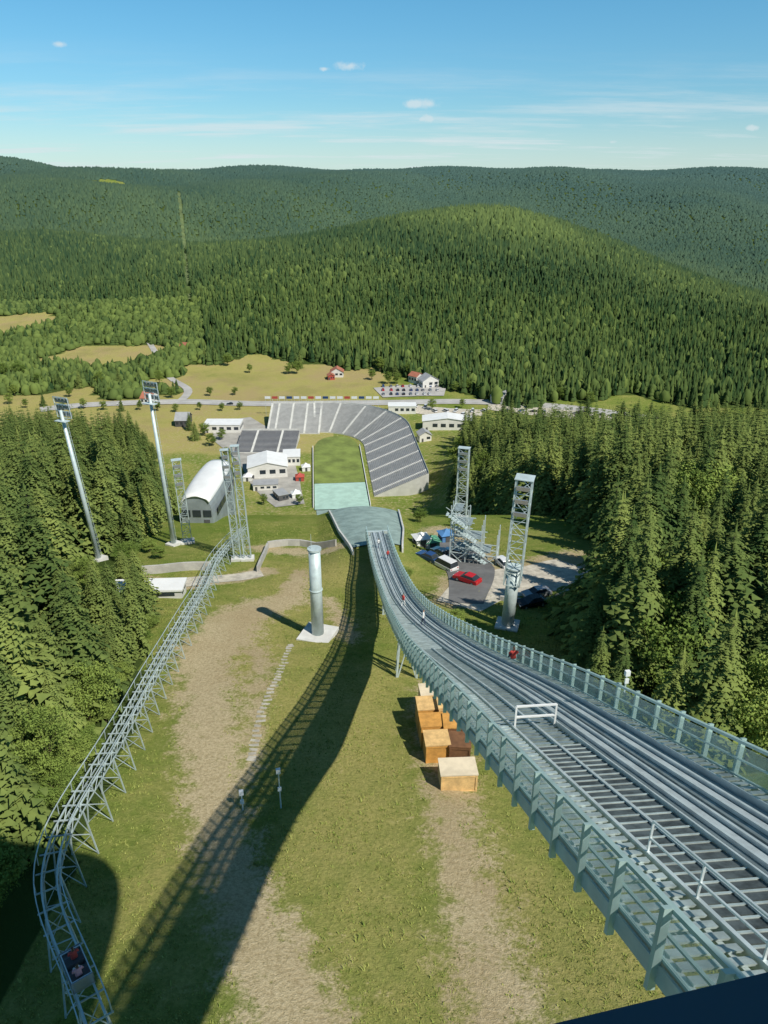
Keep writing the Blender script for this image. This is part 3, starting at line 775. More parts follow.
# ------------------------------------------------------------------ people
def person(name, label, loc, rz, top, legs, pose='stand', scale=1.0, group=None):
    if pose == 'stand':
        P = {'pelvis':(0,0,.95),'chest':(0,.02,1.28),'neck':(0,.02,1.49),'head':(0,.05,1.63),'crown':(0,.04,1.74)}
        for s_, n_ in ((-1,'l'),(1,'r')):
            st = .18*s_
            P.update({'sh'+n_:(.19*s_,.02,1.42),'el'+n_:(.26*s_,-.03-st*.4,1.14),'ha'+n_:(.25*s_,.10-st*.8,.93),'hi'+n_:(.10*s_,0,.88),'kn'+n_:(.11*s_,.07+st*.6,.49),'an'+n_:(.11*s_,-.02+st,.08),'to'+n_:(.12*s_,.16+st,.045)})
    else:
        P = {'pelvis':(0,0,.12),'chest':(0,.0,.46),'neck':(0,.02,.66),'head':(0,.05,.80),'crown':(0,.04,.91)}
        for s_, n_ in ((-1,'l'),(1,'r')):
            P.update({'sh'+n_:(.19*s_,.02,.60),'el'+n_:(.26*s_,.10,.36),'ha'+n_:(.19*s_,.34,.32),'hi'+n_:(.10*s_,.04,.12),'kn'+n_:(.12*s_,.48,.22),'an'+n_:(.12*s_,.56,-.20),'to'+n_:(.12*s_,.72,-.24)})
    rad = {'pelvis':.13,'chest':.15,'neck':.06,'head':.095,'crown':.07,'sh':.075,'el':.05,'ha':.038,'hi':.095,'kn':.065,'an':.045,'to':.04}
    keys = list(P); E = [('pelvis','chest'),('chest','neck'),('neck','head'),('head','crown')]
    for n_ in 'lr': E += [('chest','sh'+n_),('sh'+n_,'el'+n_),('el'+n_,'ha'+n_),('pelvis','hi'+n_),('hi'+n_,'kn'+n_),('kn'+n_,'an'+n_),('an'+n_,'to'+n_)]
    me = bpy.data.meshes.new('person_skeleton'); me.from_pydata([P[k] for k in keys], [(keys.index(a),keys.index(b)) for a,b in E], [])
    ob = bpy.data.objects.new('tmp', me); COL.objects.link(ob); md = ob.modifiers.new('s','SKIN'); ob.modifiers.new('u','SUBSURF').levels = 1
    for i, k in enumerate(keys):
        kk = k if k in rad else k[:2]; r = rad[kk]; sv = me.skin_vertices[0].data[i]; sv.radius = (r, r); sv.use_root = (k == 'pelvis')
    dg = bpy.context.evaluated_depsgraph_get(); bm_ = bpy.data.meshes.new_from_object(ob.evaluated_get(dg))
    bpy.data.objects.remove(ob)
    bm_.materials.clear()
    for m_ in (top, legs, m_skin, m_hair): bm_.materials.append(m_)
    for p in bm_.polygons:
        c = p.center; zz = c.z
        nk, wa = (1.49,.93) if pose == 'stand' else (.665,.12)
        mi = 0
        if zz > nk: mi = 3 if (zz > nk+.2 or c.y < .0) else 2
        elif pose == 'stand' and zz < wa and abs(c.x) < .21: mi = 1
        elif pose != 'stand' and (c.y > .2 and zz < .29 or zz < .1): mi = 1
        elif abs(c.x) > .16 and ((pose == 'stand' and zz < .97) or (pose != 'stand' and c.y > .3)): mi = 2
        p.material_index = mi; p.use_smooth = True
    o = bpy.data.objects.new(name, bm_); COL.objects.link(o); o.location = loc; o.rotation_euler = (0,0,rz); o.scale = (scale,)*3
    return tag(o, label, 'person', group)
for py_y, o_, hz_, tp, lg, ps, lb in ((104,-.4,.1,m_clwh,m_clbl,'stand','person in white top walking on the ramp near the take-off'),
        (98,.5,.1,m_clred,m_clbl,'stand','person in red top walking on the ramp close to the take-off'),
        (70,-.5,.1,m_clred,m_clwh,'stand','person in red top and pale trousers walking midway on the ramp'),
        (56,-.4,.1,m_clwh,m_clbl,'stand','person in white top and dark trousers working on the ramp track'),
        (34,1.35,.34,m_clred,m_clbl,'sit','person in red top sitting on the steps beside the right ramp railing')):
    p = Pn(py_y, o_, hz_); person('person', lb, p, random.uniform(0,6) if ps == 'stand' else 0.09, tp, lg, ps, .93)

# rail car with riders
ci = min(range(len(RC)), key=lambda i: (RC[i]-G(74,968,5.1)).length)
cd = RC[ci+2]-RC[ci-2]; crz = math.atan2(-cd.x, cd.y)
cl = RC[ci]+Vector((0,0,.12))
car = thing('rail_car', 'small open rail car with two riders on the rail track, bottom left', 'rail car', cl, crz)
mb = MB(); mb.box((0,0,.12),(1.1,2.4,.16)); mb.box((-.53,0,.32),(.06,2.4,.3)); mb.box((.53,0,.32),(.06,2.4,.3)); mb.box((0,-1.17,.5),(1.1,.06,.7)); mb.box((0,1.17,.32),(1.1,.06,.34))
mb.build('tub', m_cars, car)
MB().box((0,-.75,.38),(.9,.6,.36)).build('seat', m_walld, car); MB().box((0,.35,.38),(.9,.5,.36)).build('seat', m_walld, car)
mb = MB()
for s_ in (-1,1): mb.bar((s_*.5,-1.1,.8),(s_*.5,1.0,.55),.05)
mb.bar((-.5,1.0,.55),(.5,1.0,.55),.05); mb.bar((-.5,-1.1,.8),(.5,-1.1,.8),.05); mb.build('grab_rail', m_track, car)
for s_ in (-1,1):
    for y in (-.8,.8): MB().tube((.42*s_,y,.0),(.52*s_,y,.0),.14,None,12).build('wheel', m_tyre, car)
for (lx, ly, tp, lg, lb) in ((-.05,-.75,m_pink,m_clwh,'person in pink top and pale trousers sitting at the back of the rail car'),(.05,.35,m_clred,m_clbl,'person in red top and dark trousers sitting at the front of the rail car')):
    p = cl+Matrix.Rotation(crz,3,'Z') @ Vector((lx,ly,.52)); person('person', lb, p, crz, tp, lg, 'sit')

# ------------------------------------------------------------------ masts
def floodlights(root, c, nxx, nzz, dx, dz, yy=-.25):
    mb = MB()
    w = dx*nxx; h = dz*nzz
    for k in range(nzz+1): mb.bar((-w/2,yy+.2,c+h/2-k*dz),(w/2,yy+.2,c+h/2-k*dz), .09)
    for s_ in (-1,1): mb.bar((s_*w/2,yy+.2,c-h/2),(s_*w/2,yy+.2,c+h/2), .09)
    mb.build('lamp_frame', m_steel, root)
    for i in range(nxx):
        for k in range(nzz):
            x, z = -w/2+dx*(i+.5), c-h/2+dz*(k+.5)
            lm = MB(); lm.box((x,yy,z),(dx*.62,.28,dz*.6)); l_ = lm.build('floodlight', m_cars, root)
            MB().box((x,yy-.155,z),(dx*.52,.03,dz*.48)).build('lamp_glass', m_lamp, l_)
def lean(r, ang, rz):
    r.rotation_euler = (Matrix.Rotation(ang, 3, 'Y') @ Matrix.Rotation(rz, 3, 'Z')).to_euler()
def tube_mast(label, p, topy, rz, ang=0.0):
    h = topz(p.y, topy)-p.z
    r = thing('floodlight_mast', label, 'floodlight mast', p, rz); lean(r, ang, rz)
    smooth(MB().tube((0,0,-.5),(0,0,h-.6), .46, .24, 14).build('pole', m_steel, r))
    mb = MB()
    for i in range(int(h/.7)): mb.bar((-.2,-.6,i*.7+1),(.2,-.6,i*.7+1), .04)
    mb.bar((-.2,-.6,.5),(-.2,-.5,h-2),.04); mb.bar((.2,-.6,.5),(.2,-.5,h-2),.04)
    mb.build('ladder', m_steel, r)
    floodlights(r, h-.3, 4, 3, .85, 1.1, -.6)
    MB().box((0,.2,h-2.3),(2.6,1.0,.10)).build('platform', m_steel, r)
    MB().box((0,0,.1),(2.2,2.2,.8)).build('footing', m_concw, r)
    return r
def lattice(root, z0, h, w, bays, mat=m_steel, wy=None, lw=.2):
    wy = wy or w
    for sx in (-1,1):
        for sy in (-1,1): MB().bar((sx*w/2,sy*wy/2,z0),(sx*w/2*.95,sy*wy/2*.95,z0+h), lw).build('leg', mat, root)
    mb = MB(); bh = h/bays
    for k in range(bays+1):
        z = z0+k*bh; q = w/2*(1-.05*k/bays); qy = wy/2*(1-.05*k/bays)
        cs = [(-q,-qy),(q,-qy),(q,qy),(-q,qy)]
        for i in range(4): mb.bar((*cs[i],z-.02),(*cs[(i+1)%4],z-.02), lw*.45)
        if k < bays:
            for i in range(4):
                a, b = (cs[i], cs[(i+1)%4]) if (k+i) % 2 else (cs[(i+1)%4], cs[i]); mb.bar((*a,z),(*b,z+bh), lw*.4)
    mb.build('bracing', mat, root)
def lattice_mast(label, p, topy, rz, w, cyl=0.0, wy=None, lw=.2, ang=0.0, mat=None):
    h = topz(p.y, topy)-p.z; mat = mat or m_steel
    r = thing('lattice_mast', label, 'lattice mast', p, rz)
    MB().box((0,0,.1),(w+1.0,(wy or w)+1.0,.9)).build('footing', m_concw, r)
    z0 = .5
    if cyl:
        smooth(MB().tube((0,0,.5),(0,0,cyl), .85, .8, 20).build('pedestal', m_steel, r))
        MB().tube((0,0,cyl),(0,0,cyl+.15), 1.1, 1.1, 20).build('flange', m_steel, r); z0 = cyl-2.2
    lean(r, ang, rz)
    lattice(r, z0, h-z0, w, max(5, int((h-z0)/1.7)), mat, wy, lw)
    for k in range(3): MB().box((0,-(wy or w)/2-.2,h-1.0-k*1.7),(w*.8,.28,.5)).build('floodlight', m_cars, r)
    MB().box((0,0,h+.06),(w+.3,(wy or w)+.3,.1)).build('platform', m_steel, r)
    return r
tube_mast('tall grey floodlight mast at far left among the spruces, nearest of the left pair', MAST1, 406, 2.6, -.07)
tube_mast('tall grey floodlight mast left of the white curved building, farther of the left pair', MAST2, 390, 2.6, -.03)
lattice_mast('short lattice mast directly left of the white curved building', G(188,543), 460, .3, 1.5, 0, .9, .15, -.02, m_rail)
lattice_mast('slim lattice tower beside the upper end of the rail track, left of its twin', G(238,560), 450, .1, 1.15, 0, .7, .15, -.03, m_rail)
lattice_mast('slim lattice tower beside the upper end of the rail track, right of its twin', G(248,560), 446, .1, 1.15, 0, .7, .15, -.03, m_rail)
lattice_mast('lattice mast above the metal scaffold stair right of the take-off', MAST3, 448, -.3, 2.2, 0, 1.2, .18)
lattice_mast('tall lattice frame mast on a round grey pedestal beside the gravel lot', MAST4, 478, -.3, 2.0, 9.0, 1.9, .18, .035)
# round column with slab
p = G(318,636); h = topz(p.y, 550)-p.z
col_ = thing('round_column', 'thick round grey column on a square pale slab in the meadow', 'column', p, math.pi-.3)
MB().box((0,0,.15),(4.2,4.2,.7)).build('slab', m_concw, col_)
smooth(MB().tube((0,0,.5),(0,0,h), .78, .72, 28).build('shaft', m_steel, col_))
MB().tube((0,0,h),(0,0,h+.25), .86, .86, 28).build('cap', m_steel, col_)
MB().tube((0,0,h*.55),(0,0,h*.55+.12), .84, .84, 28).build('ring', m_steel, col_)
mb = MB()
for q in (-.28,.28): mb.bar((q,-.99,.5),(q,-.95,h),.06)
for i in range(int(h/.5)): mb.bar((-.28,-.98,.7+i*.5),(.28,-.98,.7+i*.5),.04)
mb.build('ladder', m_steel, col_)
MB().tube((.3,.2,h+.25),(.3,.2,h+2.2),.04,.02,6).build('antenna', m_steel, col_)
# scaffold stair
p = G(474,560); h = 8.5
sf = thing('scaffold_stair', 'metal scaffold stair tower between the lattice mast and the parked cars', 'scaffold', p, -.25)
sf.scale = (1.3,1.3,1.25)
mb = MB()
for i in range(4):
    for j in range(3): mb.bar((i*2-3,j*1.6-1.6,-.4),(i*2-3,j*1.6-1.6,h-i*1.2),.12)
for k in range(4):
    for j in range(3):
        mb.bar((-3,j*1.6-1.6,1.7+k*1.9),(3-k*1.6,j*1.6-1.6,1.7+k*1.9),.1)
        for i in range(3-min(k,2)):
            mb.bar((i*2-3,j*1.6-1.6,1.7+k*1.9-1.8),(i*2-1,j*1.6-1.6,1.7+k*1.9),.07)
    mb.bar((-1,-1.6,1.7+k*1.9-1.8),(-3,-1.6,1.7+k*1.9),.08)
    mb.bar((-3,-1.6,1.7+k*1.9),(-3,1.6,1.7+k*1.9),.1)
for i in range(4): mb.bar((i*2-3,-1.6,1.65),(i*2-3,1.6,1.65),.1)
mb.build('frame', m_steel, sf)
for k in range(4):
    z = 1.8+k*1.9
    MB().box((-k*.7-.2,0.2,z),(4.6-k*1.2,2.2,.08)).build('platform', m_mat2, sf)
    mb = MB()
    for i in range(8): mb.box((2.6-k*1.2-i*.35,-1.9,z-1.8+i*.23),(.34,.8,.05))
    mb.bar((2.8-k*1.2,-1.5,z-1.85),(0-k*1.2,-1.5,z-.0),.08); mb.build('stair', m_steel, sf)
    MB().bar((2.8-k*1.2,-2.3,z-.9),(0-k*1.2,-2.3,z+1),.06).build('handrail', m_steel, sf)
# small lamps
def small_lamp(label, loc, h, k=1.0):
    r = thing('path_lamp', label, 'lamp', loc, .2)
    MB().tube((0,0,-.2),(0,0,h),.07*k,.05*k,8).build('pole', m_steel, r)
    MB().box((0,-.02*k,h+.12*k),(.36*k,.26*k,.42*k)).build('lamp_head', m_white, r)
    MB().box((0,-.08*k,h*.55),(.3*k,.1*k,.4*k)).build('junction_box', m_white, r)
p = G(281,808); small_lamp('slim white lamp post standing alone in the lower meadow', p, max(2.4, topz(p.y,772)-p.z))
p = Pn(22,1.95,1.1); small_lamp('slim lamp post fixed to the right ramp railing', p, .6, .5)
p = G(243,810); small_lamp('slim lamp post beside the dirt track, left of the lamp in the meadow', p, 1.8)

# ------------------------------------------------------------------ crates under the ramp
def crate(label, bx, w, l, hh, rz, mat, lid):
    p = G(*bx); r = thing('crate', label, 'crate', p, rz)
    MB().box((0,0,hh/2),(w,l,hh)).build('box', mat, r)
    MB().box((0,0,hh+.06),(w+.12,l+.12,.12)).build('lid', lid, r)
    for sy in (-1,1):
        mb = MB()
        for sx in (-1,1): mb.box((sx*(w/2-.08),sy*(l/2+.03),hh/2),(.16,.08,hh-.04))
        mb.box((0,sy*(l/2+.03),.14),(w-.2,.06,.16)); mb.box((0,sy*(l/2+.03),hh-.14),(w-.2,.06,.16))
        mb.build('batten', mat, r)
    for s_ in (-1,0,1): MB().box((s_*w*.36,0,-.02),(.14,l*.96,.2)).build('skid', m_wood_b, r)
crate('large tan crate with cream top, nearest of the crates under the ramp', (457,784), 3.1, 2.0, 1.9, .05, m_wood_t, m_cream)
crate('orange crate with tan lid, second from the front on the left side of the stack', (436,757), 2.2, 2.0, 2.2, .08, m_wood_o, m_wood_t)
crate('dark brown crate behind the nearest crate, right of an orange one', (459,758), 1.9, 2.0, 2.1, -.08, m_wood_b, m_wood_b)
crate('orange crate with orange lid, third from the front on the left side of the stack', (431,742), 2.2, 1.9, 2.6, .08, m_wood_o, m_wood_o)
crate('brown crate with orange lid, in the middle of the stack on the right', (453,743), 2.0, 2.0, 2.6, .0, m_wood_b, m_wood_o)
crate('tall tan crate in the back row under the ramp', (447,728), 2.1, 2.0, 3.2, .08, m_wood_t, m_wood_t)
crate('orange crate with tan lid in the back row, left end', (427,727), 2.1, 2.0, 2.9, .08, m_wood_o, m_wood_t)
crate('pale tan crate with cream lid standing farthest back in the stack', (430,712), 2.2, 1.9, 2.8, .1, m_wood_t, m_cream)

# ------------------------------------------------------------------ stadium stands
def stand_rows(name, label, path, nrow, depth, rise, z0, bmat, aisles):
    c0 = path[0][0]; root = thing(name, label, 'grandstand', (c0[0],c0[1],z0), 0, None, True)
    mb = MB(); n = len(path); pr = [(0,-.6)]
    for k in range(nrow): pr += [(k*depth, z_) for z_ in (k*rise+.02, )] + [(k*depth, (k+1)*rise), ((k+1)*depth, (k+1)*rise)]
    pr += [(nrow*depth+.6, nrow*rise), (nrow*depth+.6, -.6)]
    rings = [[(c[0]+nn[0]*o_, c[1]+nn[1]*o_, z0+h_) for o_, h_ in pr] for c, nn in path]
    mb.loft(rings); mb.build('terrace', m_stand, root)
    for k in range(nrow):
        mb = MB(); o0, o1, h0 = k*depth+depth*.35, k*depth+depth*.74, (k+1)*rise+.03
        mb.loft([[(c[0]+nn[0]*o_, c[1]+nn[1]*o_, z0+h_) for o_, h_ in rect(o0,o1,h0,h0+.35)] for c, nn in path])
        mb.build('bench_row', bmat, root)
    for i in aisles:
        c, nn = path[i]; tv = np.array([-nn[1], nn[0]])*.6; mb = MB()
        for k in range(nrow):
            for o_, h_ in ((k*depth+.02, (k+1)*rise+.41),):
                a = [(c[0]+nn[0]*oo+s_*tv[0], c[1]+nn[1]*oo+s_*tv[1]) for oo, s_ in ((o_,-1),(o_+depth*.98,-1),(o_+depth*.98,1),(o_,1))]
                mb.loft([[(x,y,z0+h_-.9) for x,y in a],[(x,y,z0+h_+.02) for x,y in a]])
        mb.build('aisle', m_aisle, root)
    mb = MB(); ring = []
    for c, nn in path:
        o_ = nrow*depth+.4; h_ = nrow*rise
        ring.append([(c[0]+nn[0]*oo, c[1]+nn[1]*oo, z0+hh) for oo, hh in rect(o_-.05,o_+.05,h_+.02,h_+1.3)])
    mb.loft(ring); mb.build('rear_parapet', m_concw, root)
    return root
path = []
for y in np.linspace(328, 402, 17): path.append((np.array(axp(y, 16)), LAT[:2]))
cc = np.array(axp(402, -12))
for a in np.linspace(0, math.pi/2, 16)[1:]:
    nn = LAT[:2]*math.cos(a)+FWD[:2]*math.sin(a); path.append((cc+nn*28, nn))
stand_rows('grandstand', 'large grey terraced grandstand curving around the right side of the lawn', path, 30, .86, .36, -139.9, m_bench, [1,4,7,10,13,16,19,22,25,28,31])
gL, gR = G(266,437), G(318,437)
path = [(np.array((gL.x+(gR.x-gL.x)*f, 426+0*f)), np.array((0.,1.))) for f in np.linspace(1,0,8)]
stand_rows('grandstand', 'straight grey grandstand beyond the lawn on its far left', path, 26, 1.1, .4, -139.9, m_bench, [0,2,4,6,7])
path = [(np.array((x, 392.)), np.array((0.,1.))) for x in np.linspace(-50,-84,8)]
stand_rows('grandstand', 'low stand of dark seats in front of the straight grey grandstand', path, 18, 1.5, .22, -139.7, m_bench_d, [2,5])
# boards along the lawn
for sg in (-1,1):
    mb = MB(); rings = []
    for y in np.linspace(316, 402, 30):
        q = axp(y, sg*13.2); q2 = axp(y, sg*13.5); rings.append([(q[0],q[1],-140.2),(q2[0],q2[1],-140.2),(q2[0],q2[1],-138.6),(q[0],q[1],-138.6)])
    o = mb.loft(rings).build('barrier', m_white, None, rings[0][0]); tag(o, ('left' if sg < 0 else 'right')+' white barrier along the edge of the stadium lawn', 'barrier')
# banners along far rim
bc = [m_white, m_wallr, m_white, m_carb, m_white]
nm_ = ['white','red','white','blue','white']
for i in range(16):
    px = 268+i*7.2; g = G(px, 404); y = 463; x = g.x*y/g.y
    r = thing('banner', nm_[i%5]+' banner board on a frame above the far stadium rim', 'banner', (x,y,-140), 0, nm_[i%5]+' banners on the rim')
    MB().box((0,0,12.4),(3.6,.1,1.6)).build('panel', bc[i%5], r)
    for s_ in (-1,1): MB().bar((s_*1.6,.12,-.2),(s_*1.6,.12,13.2),.12).build('post', m_steel, r)

# ------------------------------------------------------------------ buildings
def house(name, label, cat, bx, w, l, h, rz, wall, roof, kind='gable', nw=3, rh=None, group=None, zoff=0):
    p = G(*bx) if len(bx) == 2 else Vector(bx)
    r = thing(name, label, cat, p, rz, group); rh = rh if rh is not None else w*.3
    MB().box((0,0,h/2-.4),(w,l,h+.8)).build('wall', wall, r)
    if kind == 'gable':
        mb = MB(); e = .45
        sec = [(-w/2-e,h-.12),(0,h+rh),(w/2+e,h-.12),(w/2+e,h+.12),(0,h+rh+.28),(-w/2-e,h+.12)]
        mb.loft([[(x,y,z) for x,z in sec] for y in (-l/2-e, l/2+e)]); mb.build('roof', roof, r)
        mb = MB(); mb.loft([[(x,y,z) for x,z in ((-w/2+.03,h-.05),(w/2-.03,h-.05),(0,h+rh-.05))] for y in (-l/2+.02,l/2-.02)]); mb.build('gable', wall, r)
    elif kind == 'flat':
        mb = MB(); mb.box((0,0,h+.17),(w+.5,l+.5,.3)); mb.build('roof', roof, r)
    elif kind == 'tent':
        mb = MB(); mb.loft([[(sx*(w/2+.3)*k,sy*(l/2+.3)*k,z) for sx,sy in ((-1,-1),(1,-1),(1,1),(-1,1))] for k,z in ((1,h+.02),(.45,h+rh*.45),(.06,h+rh))]); mb.build('roof', roof, r)
    for s_ in (-1,1):
        for i in range(nw):
            x = -w/2+w*(i+.5)/nw
            if s_ < 0 and i == 0: MB().box((x,-l/2-.03,min(1.05,h*.45)),(min(1.1,w/nw*.7),.1,min(2.1,h*.9))).build('door', m_walld, r); continue
            MB().box((x,s_*(l/2+.02),h*.58),(w/nw*.6,.1,h*.36)).build('window', m_dark, r)
        for i in range(nw):
            y = -l/2+l*(i+.5)/nw
            MB().box((s_*(w/2+.02),y,h*.58),(.1,l/nw*.55,h*.36)).build('window', m_dark, r)
    return r
# curved white building
p = G(198,523)
cb = thing('curved_building', 'tall white building with rounded roof and grey glazed side, left of the lattice towers', 'building', p, -.02)
W, L, H = 8.2, 21, 4.2
def sec(k, y):
    e = min(1.0, .84+.16*math.sin(math.pi*min(max(y/L,0),1))**.6)
    return [(W/2*k*e*math.copysign(abs(math.cos(a))**.7, math.cos(a)), (H+2.6*e)*k*abs(math.sin(a))**.55-.2) for a in [math.pi-math.pi*i/18 for i in range(19)]]
yy_ = np.linspace(0, L, 15)
o = MB().loft([[(x,y,z if 0 < i < 18 else -7) for i,(x,z) in enumerate(sec(.96,y))] for y in yy_]).build('wall', m_wallg, cb)
mb = MB(); mb.loft([[(x,y*1.03-.3,z) for x,z in sec(1.03,y)[3:-4]+sec(.975,y)[3:-4][::-1]] for y in yy_]); smooth(mb.build('roof', m_roofw, cb))
for x in (-2.2,0,2.2): MB().box((x,-.06,2.2),(1.7,.1,1.5)).build('window', m_dark, cb)
MB().box((2.0,-.06,-.3),(1.2,.1,2.2)).build('door', m_walld, cb)
for i in range(6): MB().box((W/2*.96,3.2+i*2.8,1.9),(.14,2.2,1.5)).build('window', m_dark, cb)
house('stadium_building', 'low white hall with flat roof beside the road at the far left', 'building', (224,430), 22, 12, 5, 0, m_wallw, m_roofw, 'flat', 5)
house('stadium_building', 'small white flat-roofed building just left of the stadium lawn', 'building', (292,462), 9, 12, 5, .1, m_wallw, m_roofw, 'flat', 4)
house('stadium_building', 'white gabled hall in front of the low dark seat stand', 'building', (268,472), 20, 18, 6, .15, m_wallw, m_roofw, 'gable', 4, 2.5)
house('stadium_building', 'grey flat-roofed cabin in front of the white gabled hall', 'building', (266,488), 12, 7, 3, .1, m_wallw, m_roofg, 'flat', 4)
house('stadium_building', 'dark flat-roofed cabin left of the stadium mats', 'building', (281,498), 5, 8, 3, .5, m_walld, m_roofg, 'flat', 3)
house('stadium_building', 'long white hall right of the grandstand near the road', 'building', (447,428), 30, 12, 6, -.05, m_wallw, m_roofw, 'gable', 6, 2)
house('stadium_building', 'white flat hall behind the curved end of the grandstand', 'building', (402,412), 18, 9, 5, 0, m_wallw, m_roofw, 'flat', 5)
house('stadium_building', 'small grey gabled hut between the grandstand and the long white hall', 'building', (424,440), 7, 7, 4, .2, m_wallw, m_roofg, 'gable', 2)
for j, (bx, mm, lb) in enumerate((((248,480),m_roofw,'small white pavilion tent left of the white gabled hall'),((300,480),m_wallr,'small red pavilion tent beside the left lawn barrier'),((306,470),m_roofw,'small white pavilion tent behind the red tent'),((296,497),m_roofw,'small white pavilion tent right of the dark cabin'))):
    house('pavilion_tent', lb, 'tent', bx, 4.2, 4.2, 2.3, .1*j, mm, mm, 'tent', 1, 1.8)
for bx, mm, lb in (((431,548),m_green,'small green pavilion tent near the take-off, right of the ramp'),((446,541),m_bluec,'small blue pavilion tent right of the green one by the scaffold'),((421,545),m_roofw,'small white pavilion tent nearest the take-off on its right')):
    house('pavilion_tent', lb, 'tent', bx, 2.4, 2.4, 1.7, .3, mm, mm, 'tent', 1, .9)
hs = [((337,376),10,8,4,m_wallw,m_roofr,'small house with red roof standing alone on the dry meadow'),
      ((331,379),5,6,3,m_wallr,m_roofr,'tiny red shed beside the lone meadow house'),
      ((428,386),13,9,5,m_wallw,m_roofg,'grey-roofed house beside the far car park'),
      ((441,381),9,8,5,m_wallw,m_roofg,'smaller grey-roofed house right behind the car park house'),
      ((416,382),8,8,5,m_wallw,m_roofr,'red-roofed house left of the grey house by the car park'),
      ((500,402),12,9,5,m_wallw,m_roofg,'grey-roofed house across the road under the forested hill'),
      ((186,350),8,8,4,m_wallw,m_roofr,'red-roofed cottage at the meadow edge by the side road'),
      ((150,402),11,8,4,m_wallw,m_roofr,'red-roofed house beside the road at the far left'),
      ((184,424),12,8,4,m_walld,m_roofg,'dark long shed left of the low white hall')]
for j, (bx,w,l,h,wm,rm,lb) in enumerate(hs): house('valley_house', lb, 'house', bx, w, l, h, .2*j, wm, rm, 'gable', 3)
# long low shed near the rail track, left
house('storage_shed', 'long low shed with pale flat roof beside the access road left of the rail track', 'shed', (150,594), 10, 3.2, 1.3, .06, m_concw, m_roofw, 'flat', 2)
# retaining walls
def wall(label, pix, h, th=.35):
    P = catmull(gp(*pix), 1.5); mb = MB(); rings = []
    for i, p in enumerate(P):
        d = (P[min(i+1,len(P)-1)]-P[max(i-1,0)]); d.z = 0; d.normalize(); nn = Vector((d.y,-d.x,0))*th/2; z = gz(p.x,p.y)
        rings.append([(p.x-nn.x,p.y-nn.y,z-.4),(p.x+nn.x,p.y+nn.y,z-.4),(p.x+nn.x,p.y+nn.y,z+h),(p.x-nn.x,p.y-nn.y,z+h)])
    o = mb.loft(rings).build('retaining_wall', m_conc, None, rings[0][0]); tag(o, label, 'wall')
wall('long low concrete wall behind the access road left of the rail track', [(118,576),(170,572),(212,570)], 1.5)
wall('low concrete wall behind the round column left of the take-off', [(268,548),(300,546),(336,546)], 1.3)
wall('short concrete wall running towards the column from the low wall', [(268,548),(262,562),(258,572)], 1.1)
wall('low concrete kerb wall along the gravel lot right of the ramp', [(500,600),(540,604),(572,592)], .7)

# ------------------------------------------------------------------ cars
def make_car(paint, van=False):
    r = thing('parked_car', '', 'car'); Lc, Wc = (4.9,1.95) if van else (4.3,1.78)
    sec = [(-Lc/2,.32),(-Lc/2,.75),(-Lc/2+.08,.95),(Lc/2-1.1,.95),(Lc/2-.08,.78),(Lc/2,.6),(Lc/2,.32)]
    mb = MB(); mb.loft([[(x,y,.32+(z-.32)*1) for y,z in sec] for x in (-Wc/2,-Wc/2+.001,Wc/2-.001,Wc/2)])
    ro = 1.9 if van else 1.45; f0, f1 = (-Lc/2+.1, Lc/2-1.0) if van else (-Lc/2+.35, Lc/2-1.2)
    g0, g1 = (-Lc/2+.2, Lc/2-1.7) if van else (-Lc/2+.95, Lc/2-2.0)
    mb.loft([[(-Wc/2+.22,g0,ro-.06),(Wc/2-.22,g0,ro-.06),(Wc/2-.22,g1,ro-.06),(-Wc/2+.22,g1,ro-.06)],[(-Wc/2+.26,g0+.05,ro),(Wc/2-.26,g0+.05,ro),(Wc/2-.26,g1-.05,ro),(-Wc/2+.26,g1-.05,ro)]])
    mb.build('body', paint, r)
    MB().loft([[(-Wc/2+.06,f0,.952),(Wc/2-.06,f0,.952),(Wc/2-.06,f1,.952),(-Wc/2+.06,f1,.952)],[(-Wc/2+.21,g0,ro-.07),(Wc/2-.21,g0,ro-.07),(Wc/2-.21,g1,ro-.07),(-Wc/2+.21,g1,ro-.07)]]).build('window', m_dark, r)
    for sx in (-1,1):
        for yy in (-Lc/2+.8, Lc/2-.85):
            w = MB().tube((sx*(Wc/2-.2),yy,.32),(sx*(Wc/2+.02),yy,.32),.32,None,14).build('wheel', m_tyre, r)
            MB().tube((sx*(Wc/2+.021),yy,.32),(sx*(Wc/2+.035),yy,.32),.19,None,10).build('rim', m_cars, w)
        MB().box((sx*(Wc/2-.3),Lc/2+.0,.68),(.36,.06,.14)).build('headlight', m_lamp, r)
        MB().box((sx*(Wc/2-.25),-Lc/2-.0,.78),(.26,.06,.16)).build('tail_light', m_wallr, r)
    return r
protos = {'red': make_car(m_red), 'white': make_car(m_carw), 'silver': make_car(m_cars), 'black': make_car(m_cark), 'blue': make_car(m_carb), 'van': make_car(m_carw, True)}
used = set()
def put_car(k, loc, rz, label, group=None):
    c = protos[k] if k not in used else copy_tree(protos[k]); used.add(k)
    if 'group' in c: del c['group']
    c.location = loc; c.rotation_euler = (0,0,rz); tag(c, label, 'van' if k == 'van' else 'car', group)
for k, bx, rz, lb in (('red',(467,582),.9,'bright red car parked on the service road right of the ramp'),
    ('van',(444,568),.7,'white van parked left of the bright red car'),
    ('white',(455,556),1.0,'white car parked beyond the red car near the scaffold stair'),
    ('silver',(441,556),.6,'silver car parked behind the white van'),
    ('blue',(428,560),.8,'blue car parked nearest the take-off on its right'),
    ('black',(531,606),1.9,'black car parked under the mast with the round pedestal'),
    ('silver',(536,597),1.9,'silver car parked just behind the black car'),
    ('white',(503,566),.3,'white car parked at the foot of the scaffold stair')):
    p = G(*bx); p.z += .1; put_car(k, p, rz, lb)
ks = ['white','silver','black','red','blue']
